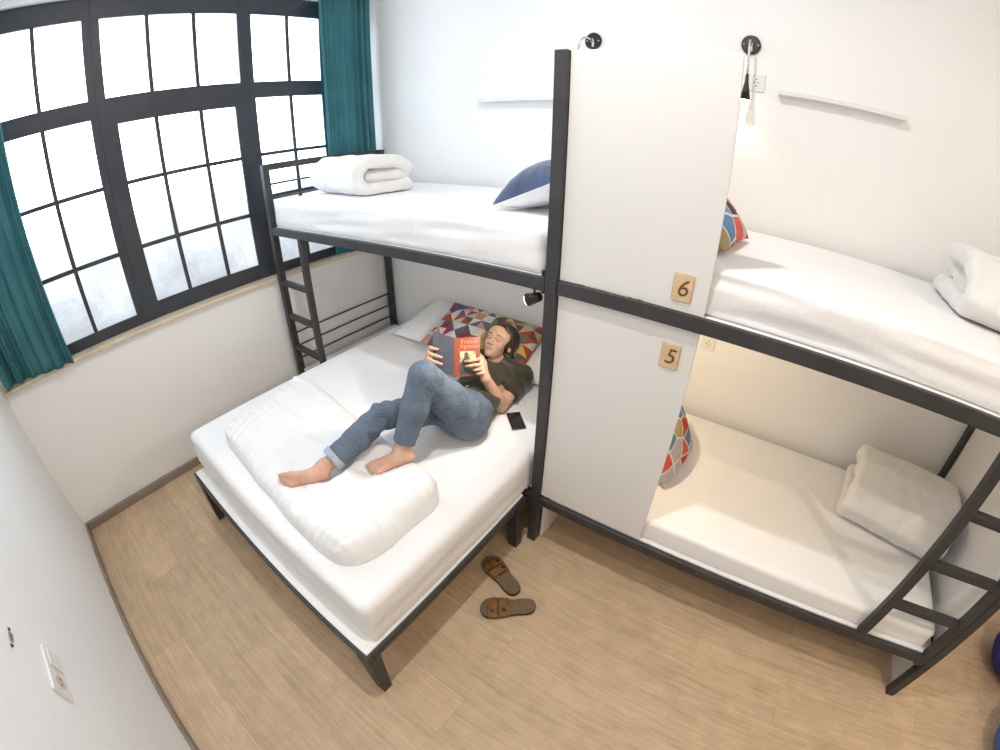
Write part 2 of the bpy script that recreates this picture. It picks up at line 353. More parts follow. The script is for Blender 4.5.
# ------------------------------------------------------------------ implicit surfaces -> one continuous mesh
class Field:
    def __init__(s, lo, hi, h):
        s.lo = np.array(lo, float); s.h = h
        s.n = np.ceil((np.array(hi, float) - s.lo) / h).astype(int) + 1
        s.D = np.full(tuple(s.n), 9.0, dtype=np.float32)
        s.ax = [(s.lo[i] + h * np.arange(s.n[i])).astype(np.float32) for i in range(3)]
    def _sub(s, blo, bhi):
        a = np.clip(np.floor((np.array(blo) - s.lo) / s.h).astype(int), 0, s.n)
        b = np.clip(np.ceil((np.array(bhi) - s.lo) / s.h).astype(int) + 1, 0, s.n)
        return tuple(slice(a[i], b[i]) for i in range(3))
    def put(s, fn, blo, bhi, k=0.01, op='add'):
        pad = k + 3 * s.h
        sl = s._sub(np.array(blo) - pad, np.array(bhi) + pad)
        if any(x.stop <= x.start for x in sl): return s
        X, Y, Z = np.meshgrid(s.ax[0][sl[0]], s.ax[1][sl[1]], s.ax[2][sl[2]], indexing='ij', sparse=True)
        d = fn(X, Y, Z).astype(np.float32); cur = s.D[sl]
        if op == 'sub':
            d = -d; h = np.clip(0.5 + 0.5 * (d - cur) / k, 0, 1)
            s.D[sl] = cur + (d - cur) * h + k * h * (1 - h)
        else:
            h = np.clip(0.5 + 0.5 * (d - cur) / k, 0, 1)
            s.D[sl] = d + (cur - d) * h - k * h * (1 - h)
        return s
    def capsule(s, a, b, ra, rb=None, k=0.01, op='add'):
        rb = ra if rb is None else rb
        a = np.array(a, np.float32); b = np.array(b, np.float32); ab = b - a; L2 = float(ab @ ab) + 1e-12
        def fn(X, Y, Z):
            t = np.clip(((X - a[0]) * ab[0] + (Y - a[1]) * ab[1] + (Z - a[2]) * ab[2]) / L2, 0, 1)
            return np.sqrt((X - a[0] - t * ab[0]) ** 2 + (Y - a[1] - t * ab[1]) ** 2 + (Z - a[2] - t * ab[2]) ** 2) - (ra + (rb - ra) * t)
        r = max(ra, rb)
        return s.put(fn, np.minimum(a, b) - r, np.maximum(a, b) + r, k, op)
    def chain(s, pts, rs, k=0.01):
        for i in range(len(pts) - 1): s.capsule(pts[i], pts[i + 1], rs[i], rs[i + 1], k)
        return s
    def ellipsoid(s, c, r, R=None, k=0.01, op='add'):
        c = np.array(c, np.float32); r = np.array(r, np.float32); R = np.eye(3) if R is None else np.array(R)   # rows = local axes
        def fn(X, Y, Z):
            x, y, z = X - c[0], Y - c[1], Z - c[2]
            q = [(R[i][0] * x + R[i][1] * y + R[i][2] * z) for i in range(3)]
            k0 = np.sqrt(sum((q[i] / r[i]) ** 2 for i in range(3))); k1 = np.sqrt(sum((q[i] / r[i] ** 2) ** 2 for i in range(3))) + 1e-9
            return k0 * (k0 - 1.0) / k1
        m = float(r.max())
        return s.put(fn, c - m, c + m, k, op)
    def plane_cut(s, p, n, k=0.004, blo=None, bhi=None):
        """remove everything on the side the normal points to"""
        p = np.array(p, float); n = np.array(n, float); n = n / np.linalg.norm(n)
        blo = s.lo if blo is None else blo; bhi = s.lo + s.h * s.n if bhi is None else bhi
        def fn(X, Y, Z): return -((X - p[0]) * n[0] + (Y - p[1]) * n[1] + (Z - p[2]) * n[2])
        return s.put(fn, blo, bhi, k, 'sub')
    def mesh(s, smooth=1):
        D = s.D; nx, ny, nz = D.shape; sg = D < 0
        cnt = np.zeros((nx - 1, ny - 1, nz - 1), np.int8); corners = []
        for i in (0, 1):
            for j in (0, 1):
                for k in (0, 1):
                    c = sg[i:nx - 1 + i, j:ny - 1 + j, k:nz - 1 + k]; cnt += c; corners.append((i, j, k))
        act = (cnt > 0) & (cnt < 8)
        idx = np.argwhere(act); vid = np.full(act.shape, -1, np.int32); vid[act] = np.arange(len(idx))
        P = np.zeros((len(idx), 3)); W = np.zeros(len(idx))
        for ca in corners:
            for ax in range(3):
                if ca[ax]: continue
                cb = list(ca); cb[ax] = 1
                da = D[idx[:, 0] + ca[0], idx[:, 1] + ca[1], idx[:, 2] + ca[2]].astype(float)
                db = D[idx[:, 0] + cb[0], idx[:, 1] + cb[1], idx[:, 2] + cb[2]].astype(float)
                m = (da < 0) != (db < 0); t = np.where(m, da / np.where(m, da - db, 1), 0)
                q = np.array(ca, float)[None, :].repeat(len(idx), 0); q[:, ax] += t
                P[m] += q[m]; W[m] += 1
        P = (P / W[:, None] + idx) * s.h + s.lo
        F = []
        for ax in range(3):
            a = np.take(sg, range(0, D.shape[ax] - 1), ax); b = np.take(sg, range(1, D.shape[ax]), ax)
            e = np.argwhere(a != b); o1, o2 = [x for x in range(3) if x != ax]
            e = e[(e[:, o1] > 0) & (e[:, o2] > 0) & (e[:, o1] < D.shape[o1] - 1) & (e[:, o2] < D.shape[o2] - 1)]
            q = []
            for d1, d2 in ((0, 0), (1, 0), (1, 1), (0, 1)):
                c = e.copy(); c[:, o1] -= d1; c[:, o2] -= d2; q.append(vid[c[:, 0], c[:, 1], c[:, 2]])
            q = np.stack(q, 1); flip = a[e[:, 0], e[:, 1], e[:, 2]]
            if ax == 1: flip = ~flip
            q[~flip] = q[~flip][:, ::-1]; F.append(q)
        F = np.concatenate(F); F = F[(F >= 0).all(1)]
        for _ in range(smooth):
            A = np.zeros_like(P); C = np.zeros(len(P))
            for i in range(4):
                np.add.at(A, F[:, i], P[F[:, (i + 1) % 4]]); np.add.at(A, F[:, i], P[F[:, (i + 3) % 4]]); np.add.at(C, F[:, i], 2)
            P = 0.5 * P + 0.5 * A / np.maximum(C, 1)[:, None]
        return P, F

def vnormals(P, F):
    n = np.cross(P[F[:, 2]] - P[F[:, 0]], P[F[:, 3]] - P[F[:, 1]]); V = np.zeros_like(P)
    for i in range(4): np.add.at(V, F[:, i], n)
    return V / (np.linalg.norm(V, axis=1)[:, None] + 1e-12)

def snoise(P, scale, seed=0.0):
    return np.array([mnoise.noise(Vector((p[0] * scale[0] + seed, p[1] * scale[1] + seed * 0.7, p[2] * scale[2] - seed))) for p in P])

def basis(f, up):
    """rows: right, forward, up"""
    f = Vector(f).normalized(); up = Vector(up); up = (up - f * up.dot(f)).normalized(); r = f.cross(up)
    return np.array([r[:], f[:], up[:]])

# ------------------------------------------------------------------ camera (wide action-camera lens, slightly fisheye)
cd = bpy.data.cameras.new('camera'); cam = bpy.data.objects.new('camera', cd); COL.objects.link(cam)
cd.type = 'PANO'; cd.sensor_width = 36.0; cd.sensor_fit = 'HORIZONTAL'
cd.panorama_type = 'FISHEYE_LENS_POLYNOMIAL'; cd.fisheye_fov = math.radians(180)
cd.fisheye_polynomial_k0 = 0.0
cd.fisheye_polynomial_k1 = -0.06323786; cd.fisheye_polynomial_k2 = -0.00021107394
cd.fisheye_polynomial_k3 = 3.4329355e-05; cd.fisheye_polynomial_k4 = -6.7980597e-07
cd.clip_start = 0.02
Rr, Ru, Rf = Vector((0.81785617, 0.57532836, 0.01041929)), Vector((-0.30420011, 0.41692284, 0.85652649)), Vector((-0.48843995, 0.70368503, -0.51599787))
mw = Matrix.Identity(4)
for i in range(3):
    mw[i][0], mw[i][1], mw[i][2] = Rr[i], Ru[i], -Rf[i]
mw.translation = Vector((2.8933579, -2.2756923, 1.9481616))
cam.matrix_world = mw
S.camera = cam

# ------------------------------------------------------------------ the room
XR, YF, YB, H = 6.3, -2.83, 0.10, 3.50
T = 0.15
structure(box('floor', (-0.0, YF, -0.08), (XR, YB, 0.0), M['floor']))
structure(box('ceiling', (-T, YF - T, H), (XR + T, YB + T, H + 0.12), M['ceiling']))
structure(box('wall_back', (-T, YB, -0.08), (XR + T, YB + T, H), M['wall']))
structure(box('wall_front', (-T, YF - T, -0.08), (XR + T, YF, H), M['wall']))
structure(box('wall_right', (XR, YF, -0.08), (XR + T, YB, H), M['wall']))
# the window wall: solid below the sill and above the window
SILL, TOP = 1.06, 3.012
w = MB().box((-T, YF, -0.08), (0, YB, SILL)).box((-T, YF, TOP), (0, YB, H))
w.box((-T, YB - 0.015, SILL), (0, YB, TOP)).box((-T, YF, SILL), (0, YF + 0.015, TOP))
structure(w.build('wall_left', M['wall']))
structure(MB().box((-0.055, YF + 0.004, SILL), (0.042, YB - 0.004, SILL + 0.022), 0.004).build('trim_1', M['sill'])).name = 'window_sill'
structure(box('baseboard_left', (0.0, YF, 0.0), (0.022, YB, 0.062), M['skirting'], bev=0.003))
structure(box('baseboard_front', (0.024, YF, 0.0), (XR, YF + 0.014, 0.062), M['skirting'], bev=0.003))
structure(box('baseboard_back', (0.024, YB - 0.014, 0.0), (XR, YB, 0.062), M['skirting'], bev=0.003))

# windows: three bays, each a fixed light above a taller sash
XW = -0.05
def window(n, y0, y1, cols, ybars, zt0, zt1, zb0, zb1, rows, top_cols, yt0, yt1):
    root = bpy.data.objects.new('window_%d' % n, None); root.location = (XW, (y0 + y1) / 2, SILL); COL.objects.link(root)
    tag(root, kind='structure')
    f = MB(); D0, D1 = XW - 0.06, XW
    # frame members around the top light and around the sash
    f.box((D0, y0, zt1), (D1, y1, TOP)); f.box((D0, y0, zb1), (D1, y1, zt0)); f.box((D0, y0, SILL + 0.022), (D1, y1, zb0))
    f.box((D0, y0, zb0), (D1, ybars[0], zb1)); f.box((D0, ybars[-1], zb0), (D1, y1, zb1))
    f.box((D0, y0, zt0), (D1, yt0, zt1)); f.box((D0, yt1, zt0), (D1, y1, zt1))
    f.build('window_frame', M['frame_dark'], root)
    b = MB(); r = 0.012
    for y in ybars[1:-1]: b.box((XW - 0.034, y - r, zb0), (XW - 0.006, y + r, zb1))
    for y in top_cols: b.box((XW - 0.034, y - r, zt0), (XW - 0.006, y + r, zt1))
    for z in rows: b.box((XW - 0.0335, ybars[0], z - r), (XW - 0.0065, ybars[-1], z + r))
    b.build('glazing_bars', M['frame_dark'], root)
    e = MB()
    e.box((XW - 0.012, ybars[0], zb0), (XW + 0.002, ybars[-1], zb0 + 0.006)); e.box((XW - 0.012, yt0, zt0), (XW + 0.002, yt1, zt0 + 0.004))
    e.build('glazing_bead', M['hole'], root)
    g = MB().box((XW - 0.024, ybars[0] - 0.01, zb0 - 0.01), (XW - 0.018, ybars[-1] + 0.01, zb1 + 0.01)).box((XW - 0.024, yt0 - 0.01, zt0 - 0.01), (XW - 0.018, yt1 + 0.01, zt1 + 0.01))
    g.build('pane', M['glass'], root)
    return root
ZT0, ZT1 = 2.419, 2.884
window(1, -2.812, -1.862, 3, [-2.73, -2.457, -2.184, -1.910], ZT0, ZT1, 1.144, 2.316, [1.925, 1.535], [-2.457, -2.184], -2.73, -1.910)
window(2, -1.861, -0.907, 3, [-1.758, -1.525, -1.240, -1.007], ZT0, ZT1, 1.179, 2.268, [1.925, 1.538], [-1.530, -1.240], -1.809, -0.955)
window(3, -0.906, 0.082, 3, [-0.858, -0.585, -0.312, -0.040], ZT0, ZT1, 1.144, 2.316, [1.932, 1.637], [-0.585, -0.312], -0.858, -0.040)

# ------------------------------------------------------------------ curtains
def curtain(name, label, ya, yb, z0, z1, folds, amp, x0, flare, seed):
    nu, nv = 160, 44; V, F = [], []
    for side in (0, 1):
        for j in range(nv + 1):
            v = j / nv; z = z1 + (z0 - z1) * v
            for i in range(nu + 1):
                u = i / nu
                y = ya + (yb - ya) * u
                y += flare(u, v)
                ph = 2 * math.pi * folds * u + 0.9 * math.sin(3 * u + seed + 1.5 * v)
                a = amp * (0.75 + 0.35 * math.sin(7 * u + seed)) * (0.8 + 0.3 * v)
                x = x0 + a * math.sin(ph) + 0.35 * a * math.sin(2.3 * ph + seed) + 0.012 * math.sin(4 * v + 5 * u)
                nx = 0.003 if side else 0.0
                zz = z + 0.010 * math.sin(5.0 * u + seed) * v
                V.append((x + nx, y, zz))
    st = (nu + 1) * (nv + 1)
    for j in range(nv):
        for i in range(nu):
            a = j * (nu + 1) + i; q = (a, a + 1, a + nu + 2, a + nu + 1)
            F.append(q); F.append(tuple(x + st for x in reversed(q)))
    rim = [i for i in range(nu + 1)] + [j * (nu + 1) + nu for j in range(1, nv + 1)] + [nv * (nu + 1) + i for i in range(nu - 1, -1, -1)] + [j * (nu + 1) for j in range(nv - 1, 0, -1)]
    for a, b in zip(rim, rim[1:] + rim[:1]): F.append((b, a, a + st, b + st))
    o = mesh_obj(name, V, F, M['curtain'], smooth=True, loc=(x0, (ya + yb) / 2, z1))
    return tag(o, label, 'curtain')
curtain('curtain', 'teal curtain bunched on the front wall side of the windows, above the empty corner', -2.79, -2.385, 1.095, 3.16, 5.5, 0.024, 0.070, lambda u, v: 0.03 * u * (v - 0.6), 0.4)
curtain('curtain', 'teal curtain hanging in the back corner behind the folded quilt on the upper bunk', -0.405, 0.055, 1.10, 3.16, 7.5, 0.018, 0.048, lambda u, v: 0.02 * (1 - u) * math.sin(3 * v), 2.1)

# ------------------------------------------------------------------ bunk beds
RX = dict(rail_t=1.45, rail_b=1.398)
FY, BYI = -0.95, 0.085      # front face of the frames, back face
PT = 0.048
def bolt(mb, x, y, z): mb.tube([(x, y, z), (x, y - 0.005, z)], 0.009, 8)

def end_ladder(root, xa, xb, zs):
    """stringers' parts: rungs between the two uprights"""
    for z in zs:
        MB().box((xa, FY + 0.004, z - 0.017), (xb, FY + 0.040, z + 0.017), 0.003).build('rung', M['steel'], root)

# ---- left bunk (window end to centre post)
LB = thing('bunk_bed', 'charcoal steel bunk bed beside the windows, ladder at its window end, folded quilt on top', 'bunk bed', (1.15, -0.43, 0))
XL0, XL1 = 0.086, 2.165
def post(root, x0, x1, y0, y1, z1, z0=0.0): return MB().box((x0, y0, z0), (x1, y1, z1), 0.003).build('post', M['steel'], root)
post(LB, XL0, XL0 + 0.046, FY, FY + 0.046, 1.866)
post(LB, XL0, XL0 + 0.046, 0.036, 0.082, 1.866)
post(LB, XL1, XL1 + PT, FY, FY + PT, 2.236)
post(LB, XL1, XL1 + PT, 0.034, 0.082, 2.236)
for zb, zt in ((1.398, 1.45), (0.306, 0.345)):
    MB().box((XL0 + 0.047, FY, zb), (XL1 - 0.001, FY + 0.026, zt), 0.003).build('side_rail', M['steel'], LB)
    MB().box((XL0 + 0.047, 0.056, zb), (XL1 - 0.001, 0.082, zt), 0.003).build('side_rail', M['steel'], LB)
    MB().box((XL0 + 0.004, FY + 0.047, zb), (XL0 + 0.030, 0.035, zt), 0.003).build('end_rail', M['steel'], LB)
    MB().box((XL1 + 0.004, FY + 0.049, zb), (XL1 + 0.030, 0.033, zt), 0.003).build('end_rail', M['steel'], LB)
MB().box((XL0, FY + 0.0465, 1.822), (XL0 + 0.030, 0.0355, 1.866), 0.003).build('guard_rail', M['steel'], LB)
for z in (1.732, 1.636, 1.538, 0.655, 0.550, 0.446):
    MB().tube([(XL0 + 0.02, FY + 0.047, z), (XL0 + 0.02, 0.035, z)], 0.0065, 8).build('guard_bar', M['steel'], LB, True)
MB().box((0.452, FY + 0.002, 0.346), (0.492, FY + 0.040, 1.397), 0.003).build('ladder_upright', M['steel'], LB)
end_ladder(LB, XL0 + 0.047, 0.451, (1.058, 0.808, 0.560))
MB().box((XL0 + 0.034, FY + 0.03, 0.346), (XL1 - 0.004, 0.052, 0.362)).build('bed_board', M['board'], LB)
MB().box((XL0 + 0.050, FY + 0.0265, 1.442), (XL1 - 0.024, 0.052, 1.4485)).build('bed_board', M['board'], LB)
MB().box((XL1 - 0.022, FY + 0.055, 0.37), (XL1 - 0.006, 0.033, 2.21)).build('head_board', M['panel'], LB)
for z in (1.424, 0.325):
    b = MB(); b.box((XL1 - 0.03, FY + 0.027, z - 0.045), (XL1 + 0.003, FY + 0.034, z + 0.045), 0.001); b.build('bracket', M['black_metal'], LB)

# ---- right bunk (centre post to the far ladder)
RB = thing('bunk_bed', 'charcoal steel bunk bed with two white privacy panels numbered 6 and 5', 'bunk bed', (3.25, -0.43, 0))
XR0, XR1 = 2.2165, 4.281
post(RB, XR0 + 0.002, XR0 + 0.040, 0.042, 0.082, 2.2)
post(RB, XR1 - 0.046, XR1, FY, FY + 0.046, 1.866)
post(RB, XR1 - 0.046, XR1, 0.036, 0.082, 1.866)
for zb, zt in ((1.398, 1.45), (0.306, 0.356)):
    MB().box((XR0, FY, zb), (XR1 - 0.047, FY + 0.022, zt - 0.0), 0.003).build('side_rail', M['steel'], RB)
    MB().box((XR0 + 0.041, 0.056, zb), (XR1 - 0.047, 0.082, zt), 0.003).build('side_rail', M['steel'], RB)
    MB().box((XR1 - 0.045, FY + 0.047, zb), (XR1 - 0.0205, 0.035, zt - 0.001), 0.003).build('end_rail', M['steel'], RB)
    MB().box((XR0 + 0.018, FY + 0.040, zb), (XR0 + 0.040, 0.041, zt - 0.001), 0.003).build('end_rail', M['steel'], RB)
for x0, y1 in ((XR0 + 0.002, 0.040), (XR1 - 0.020, 0.034)):
    MB().box((x0, FY + 0.047, 0.012), (x0 + 0.014, y1, 1.396), 0.001).build('end_panel', M['panel'], RB)
MB().box((XR1 - 0.030, FY + 0.0465, 1.822), (XR1, 0.0355, 1.866), 0.003).build('guard_rail', M['steel'], RB)
for z in (1.732, 1.636, 1.538):
    MB().tube([(XR1 - 0.02, FY + 0.047, z), (XR1 - 0.02, 0.035, z)], 0.0065, 8).build('guard_bar', M['steel'], RB, True)
MB().box((3.823, FY + 0.002, 0.357), (3.868, FY + 0.034, 1.397), 0.003).build('ladder_upright', M['steel'], RB)
MB().box((4.188, FY + 0.002, 0.285), (4.233, FY + 0.034, 1.397), 0.003).build('ladder_upright', M['steel'], RB)
end_ladder(RB, 3.869, 4.187, (1.096, 0.842, 0.590))
MB().box((XR0 + 0.041, FY + 0.0225, 0.3565), (3.822, 0.052, 0.364)).box((3.822, FY + 0.0355, 0.3565), (4.2345, 0.052, 0.364)).box((3.8695, FY + 0.0225, 0.3565), (4.1865, FY + 0.0355, 0.364)).build('bed_board', M['board'], RB)
MB().box((XR0 + 0.041, FY + 0.0465, 1.442), (2.742, 0.052, 1.4495)).box((2.742, FY + 0.0225, 1.442), (XR1 - 0.048, 0.052, 1.4495)).build('bed_board', M['board'], RB)
PX0, PX1, PY0, PY1 = 2.2155, 2.739, -0.932, -0.918
for z0, z1, num, zc, xc in ((1.4515, 2.235, '6', 1.528, 2.655), (0.357, 1.397, '5', 1.286, 2.658)):
    lower = num == '5'
    pz0 = z0
    if lower:
        # the lower panel stands on the board just behind its rail
        pz0 = 0.3645
    p = MB().box((PX0, PY0, pz0), (PX1, PY1, z1), 0.002).build('privacy_panel', M['panel'], RB)
    n = MB().box((xc - 0.033, PY0 - 0.005, zc - 0.046), (xc + 0.033, PY0 - 0.0005, zc + 0.046), 0.004).build('number_plate', M['birch'], p)
    cu = bpy.data.curves.new('numeral', 'FONT'); cu.body = num; cu.size = 0.078; cu.align_x = 'CENTER'; cu.align_y = 'CENTER'; cu.shear = 0.18; cu.extrude = 0.0006; cu.offset = 0.0
    cu.materials.append(M['burnt'])
    t = bpy.data.objects.new('numeral', cu); t.parent = p; COL.objects.link(t)
    t.rotation_euler = (math.pi / 2, 0, 0); t.location = Vector((xc, PY0 - 0.0058, zc - 0.002)) - origin_of(p)

# ------------------------------------------------------------------ platform bed that continues the lower bunk
PB = thing('platform_bed', 'low charcoal bed frame with white base board under the wide mattress', 'bed frame', (1.38, -1.5, 0))
X0, X1, Y0, Y1 = 0.604, 2.157, -2.041, -0.985
for lo, hi in (((X0, Y0, 0.315), (X1, Y0 + 0.03, 0.362)), ((X0, Y1 - 0.03, 0.315), (X1, Y1, 0.362))):
    MB().box(lo, hi, 0.002).build('cross_rail', M['steel'], PB)
for x in (X0, X1 - 0.03):
    MB().box((x, Y0 + 0.031, 0.315), (x + 0.03, Y1 - 0.031, 0.362), 0.002).build('side_rail', M['steel'], PB)
MB().box((X0 + 0.012, Y0 + 0.012, 0.3625), (X1 - 0.012, Y1 - 0.002, 0.370)).build('base_board', M['board'], PB)
for x, sx in ((X0, 1), (X1, -1)):
    for y, sy in ((Y0, 1), (Y1 - 0.012, -1)):
        def q(a, b, z): return (x + sx * a, y + sy * b, z)
        bot = [q(0.0, 0.0, 0), q(0.048, 0.0, 0), q(0.048, 0.045, 0), q(0.0, 0.045, 0)]
        top = [q(0.0, 0.0, 0.3145), q(0.085, 0.0, 0.3145), q(0.085, 0.06, 0.3145), q(0.0, 0.06, 0.3145)]
        MB().hexa(bot, top).build('leg', M['steel'], PB)

# ------------------------------------------------------------------ mattresses under fitted sheets
def soft_box(lo, hi, r, res, disp=None):
    lo, hi = np.array(lo, float), np.array(hi, float); n = np.maximum(((hi - lo) / res).astype(int), 3)
    key, V, F = {}, [], []
    def vid(p):
        k = tuple(np.round(p, 5))
        if k not in key: key[k] = len(V); V.append(p)
        return key[k]
    for ax in range(3):
        o1, o2 = [(1, 2), (2, 0), (0, 1)][ax]
        for side in (0, 1):
            for i in range(n[o1]):
                for j in range(n[o2]):
                    q = []
                    for di, dj in ((0, 0), (1, 0), (1, 1), (0, 1)):
                        p = np.zeros(3); p[ax] = hi[ax] if side else lo[ax]
                        p[o1] = lo[o1] + (hi[o1] - lo[o1]) * (i + di) / n[o1]; p[o2] = lo[o2] + (hi[o2] - lo[o2]) * (j + dj) / n[o2]
                        q.append(vid(p))
                    F.append(q if side else q[::-1])
    V = np.array(V); r = (0.012 + (r - 0.012) * np.clip((V[:, [2]] - lo[2]) / (hi[2] - lo[2]) * 1.6, 0, 1)); inner = np.minimum(np.maximum(V, lo + r), hi - r); d = V - inner; L = np.linalg.norm(d, axis=1)[:, None] + 1e-9
    nrm = d / L
    P = inner + nrm * r
    if disp is not None: P = P + nrm * disp(P, nrm)[:, None]
    return P, np.array(F)

def ridge(x): return 1.0 - 2.0 * np.abs(x)
def sheet_disp(front_amp, top_amp, seed, zlo, zhi, axis=0):
    """long drawn folds along the sides, gentle hollows on top; nothing pokes below the base"""
    def f(P, n):
        long_ = [1.1, 1.1, 0]; s = np.array([1.1, 1.1, 12.0])
        side = np.clip(1 - np.abs(n[:, 2]) * 1.2, 0, 1)
        a = snoise(P + np.array([0, 0, 0.35]) * (np.sin(P[:, [axis]] * 1.1 + seed)) * 0.12, s, seed)
        b = snoise(P, (1.8, 1.8, 15.0), seed + 5)
        c = snoise(P, (2.2, 2.2, 2.2), seed + 9); e = snoise(P, (9, 9, 9), seed + 3)
        top = np.clip(n[:, 2], 0, 1)
        out = np.minimum(side * front_amp * (ridge(a) - 0.9 + 0.45 * ridge(b)), 0.0015) + top * top_amp * (c + 0.35 * e) * 0.8
        out[n[:, 2] < -0.3] = 0
        return out
    return f

def mattress(label, lo, hi, r, fa, ta, seed, res=0.014, axis=0):
    P, F = soft_box(lo, hi, r, res, sheet_disp(fa, ta, seed, lo[2], hi[2], axis))
    P[:, 2] = np.maximum(P[:, 2], lo[2])
    c = ((lo[0] + hi[0]) / 2, (lo[1] + hi[1]) / 2, lo[2])
    return tag(mesh_obj('mattress', P, F, M['sheet'], smooth=True, loc=c), label, 'mattress')
mattress('white sheeted mattress on the upper bunk by the windows, under the folded quilt', (0.137, -0.918, 1.4495), (2.135, 0.05, 1.622), 0.035, 0.017, 0.005, 1.3)
mattress('white sheeted mattress on the top bunk behind panel number 6', (2.27, -0.911, 1.4505), (4.228, 0.05, 1.606), 0.030, 0.017, 0.006, 4.1)
mattress('white sheeted mattress on the lower bunk behind panel number 5, striped with ladder shadows', (2.27, -0.910, 0.3650), (4.178, 0.05, 0.480), 0.028, 0.004, 0.003, 7.7)
mattress('wide white mattress on the low platform bed where the woman lies', (0.535, -1.972, 0.3725), (2.138, 0.05, 0.590), 0.050, 0.005, 0.004, 2.6, 0.016)

# ------------------------------------------------------------------ rolled and folded quilts
def roll(label, center, axis_yaw, length, path, rad, seed, mat, res=0.009, name='folded_quilt', edge=None):
    edge = rad * 0.75
    """a thick quilt folded over itself: the path is its cross-section (s across, z up), drawn out along the axis"""
    ca, sa = math.cos(axis_yaw), math.sin(axis_yaw); c = np.array(center, float)
    path = np.array(path, float)
    smax = max(abs(path[:, 0]).max() + rad, length / 2) + 0.06
    zmin, zmax = path[:, 1].min() - rad, path[:, 1].max() + rad
    f = Field((-length / 2 - 0.05, path[:, 0].min() - rad - 0.05, zmin - 0.04), (length / 2 + 0.05, path[:, 0].max() + rad + 0.05, zmax + 0.05), res)
    X, Y, Z = np.meshgrid(*f.ax, indexing='ij', sparse=True)
    f.D[:] = 9.0; ns = len(path) - 1
    for i in range(ns):
        a, b = path[i], path[i + 1]; ab = b - a; L2 = ab @ ab + 1e-12
        t = np.clip(((Y - a[0]) * ab[0] + (Z - a[1]) * ab[1]) / L2, 0, 1)
        d2 = np.sqrt((Y - a[0] - t * ab[0]) ** 2 + (Z - a[1] - t * ab[1]) ** 2) - rad
        inner = max(0.0, (i + t.mean() * 0 + 1 - ns * 0.62) / (ns * 0.38)) if i > ns * 0.6 else 0.0
        ex = np.abs(X) - (length / 2 - 0.045 * inner)
        qx, qy = ex + edge, d2 + edge
        d3 = np.sqrt(np.maximum(qx, 0) ** 2 + np.maximum(qy, 0) ** 2) + np.minimum(np.maximum(qx, qy), 0) - edge
        f.D = np.minimum(f.D, d3.astype(np.float32))
    P, F = f.mesh(1); nrm = vnormals(P, F)
    d = 0.010 * snoise(P, (5, 5, 5), seed) + 0.006 * snoise(P, (14, 14, 14), seed + 4) + 0.0025 * snoise(P, (40, 40, 40), seed + 8)
    P = P + nrm * d[:, None]
    zl = P[:, 2].min(); flat = zmin + 0.012
    P[:, 2] = np.where(P[:, 2] < flat, flat + (P[:, 2] - flat) * 0.15, P[:, 2]); P[:, 2] -= P[:, 2].min()
    Q = np.stack([c[0] + ca * P[:, 0] - sa * P[:, 1], c[1] + sa * P[:, 0] + ca * P[:, 1], c[2] + P[:, 2]], 1)
    return tag(mesh_obj(name, Q, F, mat, smooth=True, loc=center), label, 'quilt')

# s axis runs towards the back wall; the path begins at the inside of the fold
roll('thick white quilt folded into a bundle by the windows, on the left upper bunk', (0.55, -0.49, 1.628), math.radians(-7), 0.60,
     [(0.165, 0.046), (0.12, 0.037), (-0.12, 0.037), (-0.18, 0.085), (-0.178, 0.155), (-0.11, 0.197), (0.11, 0.195), (0.178, 0.150), (0.170, 0.112), (0.09, 0.113), (-0.085, 0.114)], 0.0375, 3.0, M['quilt'])
roll('thick white quilt folded on the mattress of the top bunk behind panel number 6', (3.925, -0.365, 1.612), math.radians(-5), 0.57,
     [(0.22, 0.036), (-0.18, 0.036), (-0.245, 0.085), (-0.225, 0.145), (-0.10, 0.195), (0.14, 0.190), (0.20, 0.135), (0.08, 0.112), (-0.10, 0.112)], 0.040, 9.0, M['quilt'])
roll('thick white quilt rolled on the lower bunk mattress behind the ladder', (3.925, -0.270, 0.486), math.radians(-11), 0.58,
     [(0.20, 0.042), (-0.10, 0.042), (-0.175, 0.065), (-0.215, 0.135), (-0.185, 0.205), (-0.05, 0.255), (0.11, 0.245), (0.165, 0.185), (0.10, 0.142), (-0.05, 0.138), (-0.10, 0.158)], 0.0415, 15.0, M['quilt'])

# ------------------------------------------------------------------ pillows and cushions
def pillow_mesh(w, h, t, R, c, pinch=0.05, n=40, noise_amp=0.004, seed=0.0, power=2.4, side=None):
    """rows of R: width axis, height axis, thickness axis; side: None both, +1 front half, -1 back half"""
    V, F, UV = [], [], []
    g = np.linspace(-1, 1, n + 1); R = np.array(R)
    sides = (1, -1) if side is None else (side,)
    for s in sides:
        base = len(V)
        for v in g:
            for u in g:
                x = w / 2 * u * (1 - pinch * (1 - v * v)); y = h / 2 * v * (1 - pinch * (1 - u * u))
                th = t / 2 * max(0.0, (1 - abs(u) ** power) * (1 - abs(v) ** power)) ** 0.55
                wr = noise_amp * (mnoise.noise(Vector((u * 3 + seed, v * 3, s * 2))) + 0.6 * mnoise.noise(Vector((u * 8, v * 8 + seed, s)))) * (1 if th > 1e-4 else 0)
                V.append(np.array(c) + R[0] * x + R[1] * y + R[2] * (s * (th + wr)))
                UV.append(((u + 1) / 2, (v + 1) / 2))
        for j in range(n):
            for i in range(n):
                a = base + j * (n + 1) + i; q = (a, a + 1, a + n + 2, a + n + 1); F.append(q if s > 0 else q[::-1])
    return np.array(V), F, UV

def weld(o, d=0.0004):
    bm = bmesh.new(); bm.from_mesh(o.data); bmesh.ops.remove_doubles(bm, verts=bm.verts, dist=d)
    bmesh.ops.recalc_face_normals(bm, faces=bm.faces); bm.to_mesh(o.data); bm.free()
    o.data.polygons.foreach_set("use_smooth", [True] * len(o.data.polygons)); return o

